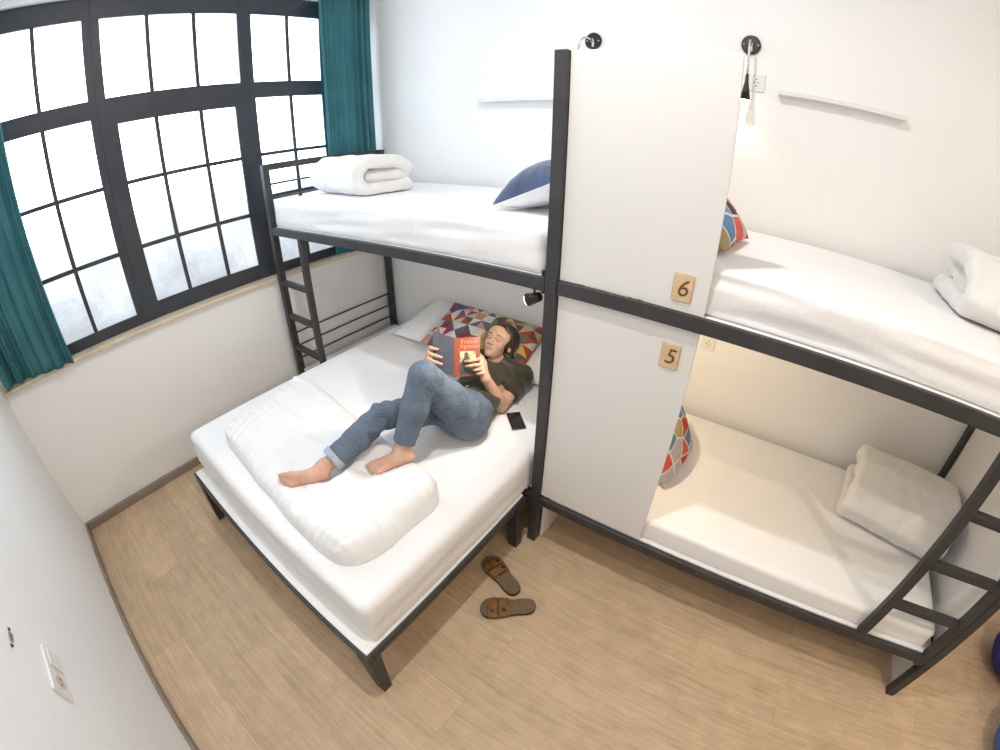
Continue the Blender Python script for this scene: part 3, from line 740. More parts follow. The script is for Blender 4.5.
def frame3(wdir, hdir):
    a = np.array(wdir, float); a /= np.linalg.norm(a); b = np.array(hdir, float); b -= a * (a @ b); b /= np.linalg.norm(b)
    return np.array([a, b, np.cross(a, b)])

def pillow(name, label, cat, w, h, t, R, c, mat, **kw):
    V, F, UV = pillow_mesh(w, h, t, R, c, **kw)
    o = mesh_obj(name, V, F, mat, smooth=True, loc=c, uvs=UV)
    weld(o); return tag(o, label, cat)

pillow('pillow', 'white pillow against the back wall, at the left corner of the triangle cushion', 'pillow', 0.72, 0.50, 0.13, frame3((1, 0.02, 0), (0, 1, 0.20)), (1.050, -0.205, 0.678), M['pillow'], seed=1.0)
pillow('pillow', 'white pillow tucked between the woman and the centre post', 'pillow', 0.70, 0.50, 0.13, frame3((1, -0.02, 0), (0, 1, 0.20)), (1.780, -0.20, 0.678), M['pillow'], seed=5.0)
pillow('cushion', 'wide patchwork cushion of red, yellow and blue triangles behind the woman', 'cushion', 0.72, 0.40, 0.13, frame3((1, 0.05, -0.03), (0.0, 0.93, 0.37)), (1.425, -0.350, 0.770), M['triangles'], seed=9.0, pinch=0.035)

# two-sided cushion leaning on the head board of the left upper bunk: navy front, white back
Rb = frame3((0.10, 1, 0), (0.90, -0.18, 0.38)); cb = (1.948, -0.520, 1.715)
BC = thing('cushion', 'navy cushion with a white back leaning beside the top of the centre post', 'cushion', cb)
V, F, UV = pillow_mesh(0.45, 0.36, 0.26, Rb, cb, seed=2.0, side=-1, pinch=0.06); mesh_obj('front_cover', V, F, M['navy'], BC, True, uvs=UV)
V, F, UV = pillow_mesh(0.45, 0.36, 0.12, Rb, cb, seed=2.0, side=1, pinch=0.06); o = mesh_obj('back_cover', V, F, M['pillow'], BC, True, uvs=UV); o['label'] = 'white back cover'

pillow('cushion', 'cushion with blue, red and black facets peeping past the upper privacy panel', 'cushion', 0.42, 0.42, 0.15, frame3((0.12, 1, 0), (-0.80, 0.0, 0.60)), (2.600, -0.50, 1.750), pebble_mat(1.3), seed=3.0, pinch=0.05)
pillow('cushion', 'cushion with red and blue facets peeping past the lower privacy panel', 'cushion', 0.38, 0.34, 0.14, frame3((0.12, 1, 0), (-0.52, 0.0, 0.85)), (2.680, -0.490, 0.638), pebble_mat(4.6), seed=4.0, pinch=0.05)


# ------------------------------------------------------------------ the woman: skeleton
def V3(*a): return np.array(a, float)
HipL, HipR = V3(1.825, -0.985, 0.692), V3(1.665, -0.955, 0.690)
KneeL, AnkL = V3(1.763, -1.203, 1.022), V3(1.724, -1.337, 0.704)
KneeR, AnkR = V3(1.588, -1.323, 0.806), V3(1.526, -1.635, 0.684)
HeelL, BallL = V3(1.752, -1.330, 0.668), V3(1.684, -1.456, 0.652)
HeelR, BallR = V3(1.540, -1.652, 0.664), V3(1.456, -1.775, 0.668)
ShL, ShR = V3(1.802, -0.500, 0.690), V3(1.535, -0.475, 0.695)
ElL, WrL = V3(1.832, -0.730, 0.632), V3(1.812, -0.838, 0.848)
ElR, WrR = V3(1.425, -0.740, 0.750), V3(1.545, -0.950, 0.905)
NeckB = V3(1.678, -0.485, 0.715)
UP, FW = V3(0.066, 0.620, 0.782), V3(0.028, -0.784, 0.620)
FW = FW * math.cos(0.10) - np.cross(UP, FW) * 0.0
HB = basis(FW, UP)                    # rows right, forward, up
HC = V3(1.640, -0.477, 0.837)         # centre of the head
def hp(x, y, z): return HC + HB[0] * x + HB[1] * y + HB[2] * z

h = 0.004
B = Field((1.33, -1.90, 0.58), (1.98, -0.22, 1.11), h)
k = 0.025
# torso (under the clothes)
B.ellipsoid((1.682, -0.60, 0.690), (0.135, 0.155, 0.078), None, k)
B.ellipsoid((1.718, -0.79, 0.690), (0.115, 0.150, 0.070), None, 0.04)
B.ellipsoid((1.742, -0.955, 0.690), (0.145, 0.110, 0.082), None, 0.04)
B.capsule(ShL, ShR, 0.048, 0.048, 0.03)
for a, b, ra, rb in ((HipL, KneeL, 0.066, 0.040), (KneeL, AnkL, 0.040, 0.031), (HipR, KneeR, 0.066, 0.040), (KneeR, AnkR, 0.040, 0.031)):
    B.capsule(a, b, ra, rb, 0.02)
# arms
for sh, el, wr in ((ShL, ElL, WrL), (ShR, ElR, WrR)):
    m1 = sh + (el - sh) * 0.4; m2 = el + (wr - el) * 0.28
    B.chain([sh, m1, el], [0.046, 0.043, 0.034], 0.012); B.chain([el, m2, wr], [0.033, 0.036, 0.022], 0.012)
# neck and head
B.capsule(NeckB, hp(0, -0.030, -0.055), 0.050, 0.046, 0.02)
B.ellipsoid(hp(0, -0.014, 0.030), (0.071, 0.088, 0.078), HB, 0.01)
B.ellipsoid(hp(0, 0.028, -0.030), (0.051, 0.056, 0.068), HB, 0.02)
B.ellipsoid(hp(0, 0.040, -0.062), (0.038, 0.040, 0.036), HB, 0.02)
B.ellipsoid(hp(0, 0.070, -0.084), (0.017, 0.014, 0.015), HB, 0.014)
for sx in (-1, 1):
    B.ellipsoid(hp(sx * 0.036, 0.053, -0.018), (0.021, 0.023, 0.022), HB, 0.02)
    B.ellipsoid(hp(sx * 0.050, 0.040, 0.034), (0.020, 0.026, 0.030), HB, 0.02)
    B.ellipsoid(hp(sx * 0.030, 0.090, 0.009), (0.017, 0.013, 0.011), HB, 0.012, 'sub')
    B.ellipsoid(hp(sx * 0.030, 0.0705, 0.006), (0.0155, 0.0125, 0.0115), HB, 0.003)
    B.capsule(hp(sx * 0.013, 0.086, 0.026), hp(sx * 0.046, 0.071, 0.026), 0.0065, 0.006, 0.012)
    B.ellipsoid(hp(sx * 0.074, -0.004, -0.006), (0.010, 0.017, 0.028), HB, 0.006)
    B.ellipsoid(hp(sx * 0.086, 0.004, -0.002), (0.007, 0.010, 0.018), HB, 0.004, 'sub')
B.ellipsoid(hp(0, 0.066, 0.050), (0.050, 0.020, 0.034), HB, 0.02)
B.capsule(hp(0, 0.080, 0.018), hp(0, 0.098, -0.020), 0.0070, 0.0092, 0.012)
for sx in (-1, 1): B.ellipsoid(hp(sx * 0.011, 0.091, -0.026), (0.0085, 0.0095, 0.0075), HB, 0.006)
B.capsule(hp(-0.014, 0.0815, -0.0485), hp(0.014, 0.0815, -0.0485), 0.0050, 0.0050, 0.004)
B.capsule(hp(-0.011, 0.0815, -0.0575), hp(0.011, 0.0815, -0.0575), 0.0058, 0.0058, 0.004)
B.capsule(hp(-0.018, 0.0895, -0.0520), hp(0.018, 0.0895, -0.0520), 0.0022, 0.0022, 0.003, 'sub')

# hands: palm, four unequal fingers bent over the book covers, a thumb from the side of the palm
def finger(p0, p1, p2, p3, r):
    B.chain([p0, p1, p2, p3], [r * 1.12, r * 1.05, r * 0.98, r * 0.82], 0.0035)
kn = [V3(1.772, -0.822, 0.934), V3(1.789, -0.838, 0.918), V3(1.801, -0.846, 0.901), V3(1.809, -0.850, 0.884)]
tip = [V3(1.720, -0.880, 0.927), V3(1.730, -0.886, 0.907), V3(1.758, -0.872, 0.889), V3(1.778, -0.868, 0.872)]
for q in kn: B.capsule(WrL, q, 0.0195, 0.0125, 0.010)
for i in range(4):
    a, t = kn[i], tip[i]; out = V3(0.016, -0.018, 0.012)
    p1 = a + (t - a) * 0.36 + out * (1.0 if i < 2 else 0.8); p2 = a + (t - a) * 0.70 + out * 0.75
    finger(a, p1, p2, t, [0.0078, 0.0082, 0.0078, 0.0068][i])
B.chain([V3(1.803, -0.826, 0.880), V3(1.778, -0.800, 0.905), V3(1.757, -0.795, 0.925), V3(1.742, -0.795, 0.936)], [0.013, 0.0105, 0.0095, 0.0075], 0.004)
kn = [V3(1.552, -0.938, 0.975), V3(1.562, -0.962, 0.960), V3(1.578, -0.984, 0.944), V3(1.592, -1.000, 0.926)]
tip = [V3(1.592, -0.928, 0.974), V3(1.630, -0.945, 0.950), V3(1.642, -0.957, 0.922), V3(1.642, -0.975, 0.898)]
for q in kn: B.capsule(WrR, q, 0.0195, 0.0125, 0.010)
for i in range(4):
    a, t = kn[i], tip[i]; out = V3(0.004, -0.020, 0.012)
    p1 = a + (t - a) * 0.36 + out; p2 = a + (t - a) * 0.72 + out * 0.7
    finger(a, p1, p2, t, [0.0078, 0.0082, 0.0078, 0.0068][i])
B.chain([V3(1.548, -0.935, 0.915), V3(1.560, -0.895, 0.945), V3(1.575, -0.872, 0.962), V3(1.590, -0.866, 0.975)], [0.013, 0.0105, 0.0095, 0.0075], 0.004)

# feet
def foot(ank, heel, ball, side, toe_up):
    d = ball - heel; d /= np.linalg.norm(d); zup = V3(*toe_up); zup = zup - d * (zup @ d); zup /= np.linalg.norm(zup); sd = np.cross(d, zup) * side   # sd: towards the big toe
    B.capsule(ank, heel, 0.034, 0.027, 0.015)
    B.capsule(ank, heel + d * 0.06 + zup * 0.012, 0.033, 0.030, 0.018)
    B.capsule(heel + d * 0.05 + zup * 0.012, ball + sd * 0.018, 0.030, 0.019, 0.016)
    B.capsule(heel + d * 0.02, ball - sd * 0.020 - zup * 0.003, 0.025, 0.016, 0.016)
    B.ellipsoid(ank + sd * 0.028 + zup * 0.004, (0.011, 0.011, 0.011), None, 0.01); B.ellipsoid(ank - sd * 0.028 - zup * 0.003, (0.011, 0.011, 0.011), None, 0.01)
    for i, (o, L, r) in enumerate(((0.025, 0.052, 0.0115), (0.008, 0.050, 0.0085), (-0.006, 0.044, 0.008), (-0.019, 0.037, 0.0075), (-0.030, 0.028, 0.007))):
        s0 = ball + sd * o - d * 0.008; e0 = s0 + d * (L * 0.55) + zup * 0.004; e1 = s0 + d * L - zup * 0.003
        B.chain([s0, e0, e1], [r * 1.1, r, r * 0.9], 0.004)
foot(AnkL, HeelL, BallL, 1, (0.30, 0.05, 1))
foot(AnkR, HeelR, BallR, 1, (0.75, -0.25, 0.62))
P, F = B.mesh(1)
# keep the mesh off the mattress
tint = np.tile(np.array([0.62, 0.390, 0.275]), (len(P), 1))
loc = (P - HC) @ HB.T
head = (np.linalg.norm(loc, axis=1) < 0.135) & (loc[:, 2] > -0.11)
fr = head & (loc[:, 1] > 0.04)
lips = fr & ((loc[:, 0] / 0.020) ** 2 + ((loc[:, 2] + 0.053) / 0.0105) ** 2 < 1) & (loc[:, 1] > 0.070)
tint[lips] = (0.50, 0.235, 0.185)
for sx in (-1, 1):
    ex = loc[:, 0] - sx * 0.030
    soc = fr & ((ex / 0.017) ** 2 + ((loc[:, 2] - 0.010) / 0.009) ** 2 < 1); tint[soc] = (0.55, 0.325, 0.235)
# cheeks and finger ends, toes and heels carry a little more red
ck = fr & (np.abs(np.abs(loc[:, 0]) - 0.042) < 0.02) & (np.abs(loc[:, 2] + 0.02) < 0.022); tint[ck] = (0.63, 0.375, 0.27)
for T0 in (BallL, BallR, HeelR): tint[np.linalg.norm(P - T0, axis=1) < 0.06] = (0.63, 0.365, 0.275)
PERSON = mesh_obj('person', P, F, M['skin'], smooth=True, loc=(1.74, -0.98, 0.60))
ca = PERSON.data.color_attributes.new('tint', 'FLOAT_COLOR', 'POINT')
ca.data.foreach_set('color', np.concatenate([tint, np.ones((len(P), 1))], 1).astype(np.float32).ravel())
tag(PERSON, 'woman in jeans and olive t-shirt lying on the wide bed, one knee raised, reading', 'person')

# brows and downcast lashes lie on the skin
def on_face(x, z):
    d = np.where(loc[:, 1] > 0.03, (loc[:, 0] - x) ** 2 + (loc[:, 2] - z) ** 2, 9.0); i = np.argsort(d)[:5]; return loc[i, 1].mean()
M['brow'] = mottled('brown_brow', (0.055, 0.030, 0.016), (0.085, 0.048, 0.026), 60, 0.8, 0.0)
for sx in (-1, 1):
    pts = [(0.014, 0.0265), (0.022, 0.0290), (0.032, 0.0300), (0.041, 0.0285), (0.048, 0.0250)]
    MB().tube([tuple(hp(sx * x, on_face(sx * x, z) + 0.0002, z)) for x, z in pts], [0.0022, 0.0027, 0.0025, 0.0020, 0.0010], 8).build('eyebrow', M['brow'], PERSON, True)
    pts = [(0.016, 0.0020), (0.023, -0.0012), (0.030, -0.0022), (0.037, -0.0012), (0.044, 0.0022)]
    MB().tube([tuple(hp(sx * x, on_face(sx * x, z) + 0.0004, z)) for x, z in pts], [0.0009, 0.0015, 0.0017, 0.0016, 0.0009], 8).build('eyelashes', M['brow'], PERSON, True)
MB().tube([tuple(hp(x, on_face(x, -0.0530) + 0.0003, -0.0530 + 0.0012 * (abs(x) / 0.017) ** 2)) for x in (-0.017, -0.009, 0.0, 0.009, 0.017)], [0.0005, 0.0009, 0.0011, 0.0009, 0.0005], 6).build('lip_line', mottled('lip_line', (0.22, 0.08, 0.06), (0.26, 0.10, 0.075), 60, 0.6, 0.0), PERSON, True)

# hair: parted cap, sides tucked behind the ears, length falling behind the neck
Hf = Field(HC - 0.20, HC + 0.20, 0.004)
Hf.ellipsoid(hp(-0.004, -0.024, 0.034), (0.086, 0.098, 0.090), HB, 0.01)
Hf.ellipsoid(hp(0, -0.050, -0.030), (0.072, 0.060, 0.075), HB, 0.02)
for sx in (-1, 1):
    w_ = 1.0 if sx < 0 else 0.62
    Hf.chain([hp(sx * 0.030, 0.046, 0.098), hp(sx * 0.064, 0.026, 0.062), hp(sx * 0.076, -0.012, 0.012), hp(sx * 0.070, -0.040, -0.050)], [0.011 * w_, 0.014 * w_, 0.016 * w_, 0.020], 0.012)
Hf.chain([hp(0.050, -0.05, -0.05), hp(0.066, -0.045, -0.10), hp(0.085, -0.03, -0.14)], [0.032, 0.026, 0.012], 0.015)
Hf.chain([hp(-0.055, -0.05, -0.04), hp(-0.085, -0.040, -0.085), hp(-0.110, -0.015, -0.120), hp(-0.125, 0.01, -0.145)], [0.034, 0.028, 0.022, 0.012], 0.015)
# clear the face
Hf.ellipsoid(hp(0.006, 0.100, 0.016), (0.064, 0.072, 0.080), HB, 0.010, 'sub')
Hf.ellipsoid(hp(0, 0.075, -0.055), (0.068, 0.075, 0.060), HB, 0.010, 'sub')
Hf.capsule(hp(-0.016, 0.09, 0.108), hp(-0.018, -0.05, 0.130), 0.0065, 0.0065, 0.006, 'sub')
P2, F2 = Hf.mesh(1); n2 = vnormals(P2, F2); l2 = (P2 - HC) @ HB.T
an = np.arctan2(l2[:, 0], l2[:, 2]) ; st = np.sin(an * 46 + 2.0 * np.sin(l2[:, 1] * 16)) * 0.0007 + snoise(np.stack([an * 2.2, l2[:, 1] * 3, l2[:, 2] * 2], 1), (4, 4, 4), 2.0) * 0.0025
P2 = P2 + n2 * st[:, None]
hair = mesh_obj('hair', P2, F2, M['hair'], PERSON, True); hair['label'] = 'brown hair, parted and falling behind the shoulder'

# t-shirt
Sf = Field((1.40, -1.02, 0.585), (1.96, -0.36, 0.88), 0.0045)
Sf.ellipsoid((1.682, -0.60, 0.692), (0.152, 0.170, 0.094), None, 0.02)
Sf.ellipsoid((1.718, -0.78, 0.692), (0.136, 0.160, 0.086), None, 0.05)
for cx in (1.625, 1.752): Sf.ellipsoid((cx, -0.625, 0.745), (0.062, 0.068, 0.050), None, 0.04)
Sf.ellipsoid((1.726, -0.850, 0.692), (0.130, 0.080, 0.088), None, 0.05)
Sf.capsule(ShL, ShR, 0.060, 0.060, 0.04)
for sh, el in ((ShL, ElL), (ShR, ElR)):
    e = sh + (el - sh) * 0.66; d = (el - sh) / np.linalg.norm(el - sh)
    Sf.capsule(sh, e + d * 0.03, 0.058, 0.055, 0.025); Sf.plane_cut(e, d, 0.004, e - 0.075, e + 0.075 + np.maximum(d, 0) * 0.05)
nd = (hp(0, -0.030, -0.055) - NeckB); nd /= np.linalg.norm(nd)
Sf.capsule(NeckB, NeckB + nd * 0.022, 0.064, 0.060, 0.03)
Sf.plane_cut(NeckB + nd * 0.034, nd, 0.004, NeckB - 0.10, NeckB + 0.10)
Sf.plane_cut((1.735, -0.888, 0.69), (0.10, -1, 0), 0.006)
P3, F3 = Sf.mesh(1); n3 = vnormals(P3, F3)
w3 = 0.006 * ridge(snoise(P3, (7, 16, 9), 3.0)) + 0.003 * snoise(P3, (28, 28, 28), 1.0)
P3 = P3 + n3 * w3[:, None]; P3[:, 2] = np.maximum(P3[:, 2], 0.598)
mesh_obj('t_shirt', P3, F3, M['shirt'], PERSON, True)

# jeans with turned-up hems
Jf = Field((1.42, -1.66, 0.585), (1.98, -0.84, 1.12), 0.0045)
Jf.ellipsoid((1.742, -0.965, 0.690), (0.165, 0.120, 0.098), None, 0.03)
Jf.ellipsoid((1.730, -0.885, 0.690), (0.140, 0.070, 0.086), None, 0.05)
CL, CR = KneeL + (AnkL - KneeL) * 0.90, KneeR + (AnkR - KneeR) * 0.86
MidL, MidR = KneeL + (CL - KneeL) * 0.42 + V3(0.008, -0.010, -0.005), KneeR + (CR - KneeR) * 0.42 + V3(0.0, -0.005, -0.006)
dL, dR = (CL - KneeL) / np.linalg.norm(CL - KneeL), (CR - KneeR) / np.linalg.norm(CR - KneeR)
Jf.chain([HipL, HipL + (KneeL - HipL) * 0.5, KneeL], [0.098, 0.080, 0.060], 0.03); Jf.chain([KneeL, MidL, CL + dL * 0.03], [0.060, 0.059, 0.047], 0.02)
Jf.chain([HipR, HipR + (KneeR - HipR) * 0.5, KneeR], [0.092, 0.074, 0.058], 0.03); Jf.chain([KneeR, MidR, CR + dR * 0.03], [0.058, 0.057, 0.050], 0.02)
Jf.plane_cut(CL, dL, 0.003, CL - 0.09, CL + 0.09); Jf.plane_cut(CR, dR, 0.003, CR - 0.09, CR + 0.09)
Jf.plane_cut((1.730, -0.862, 0.70), (-0.06, 1, 0.10), 0.004)
P4, F4 = Jf.mesh(1); n4 = vnormals(P4, F4)
def bend_folds(P, c, axis, r, f, a):
    d = P - c; s = d @ axis; w = np.exp(-(np.linalg.norm(d, axis=1) / r) ** 2)
    return a * w * np.sin(s * f + 2.5 * snoise(P, (9, 9, 9), 6.0))
tR = (KneeR - HipR) / np.linalg.norm(KneeR - HipR); tL = (KneeL - HipL) / np.linalg.norm(KneeL - HipL)
w4 = 0.0022 * ridge(snoise(P4, (7, 7, 7), 7.0)) + 0.0014 * snoise(P4, (30, 30, 30), 2.0)
w4 += bend_folds(P4, KneeR, tR, 0.11, 95, 0.0055) + bend_folds(P4, KneeR + (CR - KneeR) * 0.5, dR, 0.10, 70, 0.0025)
w4 += bend_folds(P4, HipL + V3(-0.03, -0.02, 0.05), tL, 0.10, 80, 0.006) + bend_folds(P4, CL, dL, 0.07, 110, 0.003) + bend_folds(P4, HipR, tR, 0.12, 70, 0.005)
P4 = P4 + n4 * w4[:, None]; P4[:, 2] = np.maximum(P4[:, 2], 0.597)
JE = mesh_obj('jeans', P4, F4, M['denim'], PERSON, True)
for c, d, r in ((CL, dL, 0.0515), (CR, dR, 0.0575)):
    q = Field(c - 0.10, c + 0.10, 0.004)
    q.capsule(c - d * 0.05, c + d * 0.05, r, r, 0.004); q.plane_cut(c + d * 0.004, d, 0.004); q.plane_cut(c - d * (0.030 if r > 0.054 else 0.016), -d, 0.004)
    q.capsule(c - d * 0.012, c + d * 0.09, r - 0.009, r - 0.009, 0.003, 'sub')
    Pc, Fc = q.mesh(1); Pc = Pc + vnormals(Pc, Fc) * (0.0025 * snoise(Pc, (26, 26, 26), 4.0))[:, None]; Pc[:, 2] = np.maximum(Pc[:, 2], 0.600)
    mesh_obj('turned_up_hem', Pc, Fc, M['denim_in'] if r > 0.054 else M['denim'], PERSON, True)
# waistband of the jeans with its metal button
wb = Field((1.54, -0.97, 0.585), (1.93, -0.82, 0.81), 0.0045)
wb.ellipsoid((1.730, -0.880, 0.690), (0.149, 0.085, 0.0945), None, 0.01)
wb.plane_cut((1.730, -0.860, 0.70), (-0.06, 1, 0.10), 0.003); wb.plane_cut((1.730, -0.893, 0.70), (0.06, -1, -0.10), 0.003)
Pw, Fw = wb.mesh(1); Pw[:, 2] = np.maximum(Pw[:, 2], 0.597); mesh_obj('waistband', Pw, Fw, M['denim'], JE, True)
MB().tube([(1.727, -0.878, 0.784), (1.727, -0.879, 0.790)], 0.008, 12).build('button', M['chrome'], JE)

# ------------------------------------------------------------------ the book in her hands
ST, SB, TL, TR_ = V3(1.638, -0.858, 1.020), V3(1.696, -0.937, 0.860), V3(1.535, -0.895, 1.045), V3(1.728, -0.770, 1.018)
dn = SB - ST
nb = np.cross(TR_ - ST, dn); nb /= np.linalg.norm(nb); nb = nb if nb @ V3(0.5, -0.7, 0.5) > 0 else -nb
na = np.cross(TL - ST, dn); na /= np.linalg.norm(na); na = na if na @ V3(0.5, -0.7, 0.5) > 0 else -na
BK = thing('book', 'red and slate paperback held open in front of the woman', 'book', tuple((ST + SB) / 2))
def slab(name, a, b, dn, n, t, mat, parent, off=0.0):
    q = [a + n * off, b + n * off, b + dn + n * off, a + dn + n * off]; w = [x - n * t for x in q]
    return MB().hexa([tuple(x) for x in w], [tuple(x) for x in q]).build(name, mat, parent)
e = (TR_ - ST) / np.linalg.norm(TR_ - ST); el = (TL - ST) / np.linalg.norm(TL - ST)
S0, S1 = ST - e * 0.0, ST + e * 0.022
fc = slab('front_cover', S1 + e * 0.001, TR_, dn, nb, 0.0015, M['cover_red'], BK)
sp = slab('spine', S0, S1, dn, nb, 0.0015, M['cover_red'], BK, 0.001)
bc = slab('back_cover', ST + el * 0.001, TL, dn, na, 0.0015, M['cover_blue'], BK); bc['label'] = 'slate back cover'
slab('pages', S1 + e * 0.002 + dn * 0.015, TR_ - e * 0.003 + dn * 0.015, dn * 0.97, nb, 0.010, M['paper'], BK, -0.0017)
slab('pages', ST + el * 0.002 + dn * 0.015, TL - el * 0.003 + dn * 0.015, dn * 0.97, na, 0.010, M['paper'], BK, -0.0017)
W_ = np.linalg.norm(TR_ - S1); Hh = np.linalg.norm(dn); du = dn / Hh
# printed photograph on the front cover: pale landscape with a dark figure
cm, cnt, cbb = new_mat('cover_photograph')
tcx = N(cnt, 'ShaderNodeTexCoord'); nn = noise_node(cnt, 26, 3, tcx.outputs['Object'])
rr = ramp(cnt, [(0.35, (0.20, 0.16, 0.07)), (0.55, (0.52, 0.44, 0.24)), (0.7, (0.62, 0.56, 0.38))]); cnt.links.new(nn.outputs['Fac'], rr.inputs['Fac']); cnt.links.new(rr.outputs['Color'], cbb.inputs['Base Color']); cbb.inputs['Roughness'].default_value = 0.45
pa = S1 + e * W_ * 0.06 + du * Hh * 0.36
pic = slab('cover_picture', pa, pa + e * W_ * 0.74, du * Hh * 0.60, nb, 0.0004, cm, fc, 0.0007)
fig = [(0.0, 0.30), (0.10, 0.24), (0.20, 0.15), (0.22, 0.05), (0.30, 0.01), (0.38, 0.05), (0.40, 0.14), (0.50, 0.22), (0.60, 0.33), (0.74, 0.40), (0.74, 0.60), (0.0, 0.60)]
fv = [pa + e * W_ * x + du * Hh * y + nb * 0.0009 for x, y in fig]; bv = [x - nb * 0.0002 for x in fv]
nf = len(fig)
mesh_obj('printed_figure', [tuple(x) for x in fv + bv], [tuple(range(nf)), tuple(range(2 * nf - 1, nf - 1, -1))] + [(i, (i + 1) % nf, nf + (i + 1) % nf, nf + i) for i in range(nf)], M['hole'], fc)
for body, row, sz in (('French', 0.115, 0.030), ('Vignettes', 0.235, 0.026)):
    cu = bpy.data.curves.new('title', 'FONT'); cu.body = body; cu.size = sz; cu.align_x = 'CENTER'; cu.align_y = 'CENTER'; cu.extrude = 0.0002; cu.materials.append(M['gold'])
    t = bpy.data.objects.new('title', cu); COL.objects.link(t); t.parent = fc
    pos = S1 + e * W_ * 0.5 + du * Hh * row + nb * 0.0006
    m4 = Matrix(); yy = Vector(-du); xx = Vector(e); zz = xx.cross(yy).normalized(); yy = zz.cross(xx)
    for i in range(3): m4[i][0], m4[i][1], m4[i][2] = xx[i], yy[i], zz[i]
    m4.translation = Vector(pos) - origin_of(fc); t.matrix_local = m4

# ------------------------------------------------------------------ the spread duvet under her feet
def duvet():
    A, Bc, Cc, Dc = V3(0.76, -1.84, 0), V3(1.985, -1.915, 0), V3(2.03, -1.36, 0), V3(0.62, -1.17, 0)
    nu, nv = 150, 84; z0 = 0.594
    limbs = [(HeelR, BallR, 0.030), (BallR, BallR + (BallR - HeelR) * 0.32, 0.022), (AnkR, HeelR, 0.036), (AnkR, CR, 0.062), (CR, KneeR, 0.074), (KneeR, HipR, 0.088), (HeelL, BallL, 0.033), (BallL, BallL + (BallL - HeelL) * 0.34, 0.024), (AnkL, HeelL, 0.038), (AnkL, CL, 0.062), (CL, KneeL, 0.076), (HipL, KneeL, 0.10)]
    U, Vv = np.meshgrid(np.linspace(0, 1, nu + 1), np.linspace(0, 1, nv + 1), indexing='ij'); U, Vv = U.ravel(), Vv.ravel()
    uu, vv = U, Vv
    XY = ((1 - uu) * (1 - vv))[:, None] * A + (uu * (1 - vv))[:, None] * Bc + (uu * vv)[:, None] * Cc + ((1 - uu) * vv)[:, None] * Dc
    # rounded corners and soft uneven outline
    cu_, cv_ = 2 * U - 1, 2 * Vv - 1
    sq = 1 - 0.10 * (np.abs(cu_) ** 6) * (np.abs(cv_) ** 4)
    cen = (A + Bc + Cc + Dc) / 4; XY = cen + (XY - cen) * sq[:, None]
    q = np.stack([XY[:, 0], XY[:, 1], np.zeros(len(U))], 1)
    XY[:, 0] += 0.018 * snoise(q, (4, 4, 1), 1.0); XY[:, 1] += 0.018 * snoise(q, (4, 4, 1), 8.0)
    ed = np.minimum(np.minimum(U, 1 - U) * 1.25, np.minimum(Vv, 1 - Vv) * 0.65)          # metres to the rim
    prof = (1 - np.exp(-ed / 0.030)) ** 0.55
    bulk = 0.060 + 0.045 * np.clip((U - 0.62) / 0.3, 0, 1) * (0.4 + 0.6 * Vv) + 0.018 * snoise(q, (2.6, 2.6, 1), 3.0)
    # gathers that run in from the hems, and broad drawn folds
    d1 = np.exp(-Vv * 0.65 / 0.10); d2 = np.exp(-(1 - U) * 1.25 / 0.10); d3 = np.exp(-U * 1.25 / 0.10)
    g1 = np.sin(U * 1.25 * 120 + 5 * snoise(q, (5, 5, 1), 2.0)); g2 = np.sin(Vv * 0.65 * 110 + 4 * snoise(q, (5, 5, 1), 6.0))
    wr = 0.011 * d1 * g1 + 0.009 * (d2 + d3) * g2 + 0.014 * ridge(snoise(q, (2.6, 8.0, 1), 4.0)) + 0.006 * snoise(q, (13, 13, 1), 5.0)
    # the fold line where the near corner is turned over
    s = (U - 0.66) - 0.30 * Vv; wr += -0.016 * np.exp(-(s / 0.018) ** 2) * np.clip(Vv * 3, 0, 1) * np.clip((1 - Vv) * 4, 0, 1)
    z = z0 + 0.004 + prof * np.maximum(bulk + wr, 0.012)
    pts = np.stack([XY[:, 0], XY[:, 1], z], 1)
    for a, b, r in limbs:
        ab = (b - a); L2 = ab[:2] @ ab[:2] + 1e-9
        t = np.clip(((pts[:, 0] - a[0]) * ab[0] + (pts[:, 1] - a[1]) * ab[1]) / L2, 0, 1)
        c = a + t[:, None] * ab; d = np.hypot(pts[:, 0] - c[:, 0], pts[:, 1] - c[:, 1]); rr_ = r + 0.004
        lim = np.where(d < rr_, c[:, 2] - np.sqrt(np.maximum(rr_ ** 2 - d ** 2, 0)), 9.0)
        soft = np.where((d >= rr_) & (d < rr_ + 0.10), c[:, 2] - 0.012 + (d - rr_) * 0.7, 9.0)
        pts[:, 2] = np.minimum(pts[:, 2], np.minimum(lim, soft))
    pts[:, 2] = np.maximum(pts[:, 2], z0 + 0.003)
    bot = pts.copy(); bot[:, 2] = z0
    n0 = len(pts); V = np.concatenate([pts, bot]); Fq = []
    for i in range(nu):
        for j in range(nv):
            a = i * (nv + 1) + j; qd = (a, a + nv + 1, a + nv + 2, a + 1); Fq.append(qd); Fq.append(tuple(x + n0 for x in reversed(qd)))
    rim = [i * (nv + 1) for i in range(nu + 1)] + [nu * (nv + 1) + j for j in range(1, nv + 1)] + [i * (nv + 1) + nv for i in range(nu - 1, -1, -1)] + [j for j in range(nv - 1, 0, -1)]
    for a, b in zip(rim, rim[1:] + rim[:1]): Fq.append((b, a, a + n0, b + n0))
    o = mesh_obj('duvet', V, Fq, M['duvet'], smooth=True, loc=(1.35, -1.55, z0))
    return tag(o, 'white duvet spread across the foot of the wide bed, under her bare feet', 'duvet')
duvet()

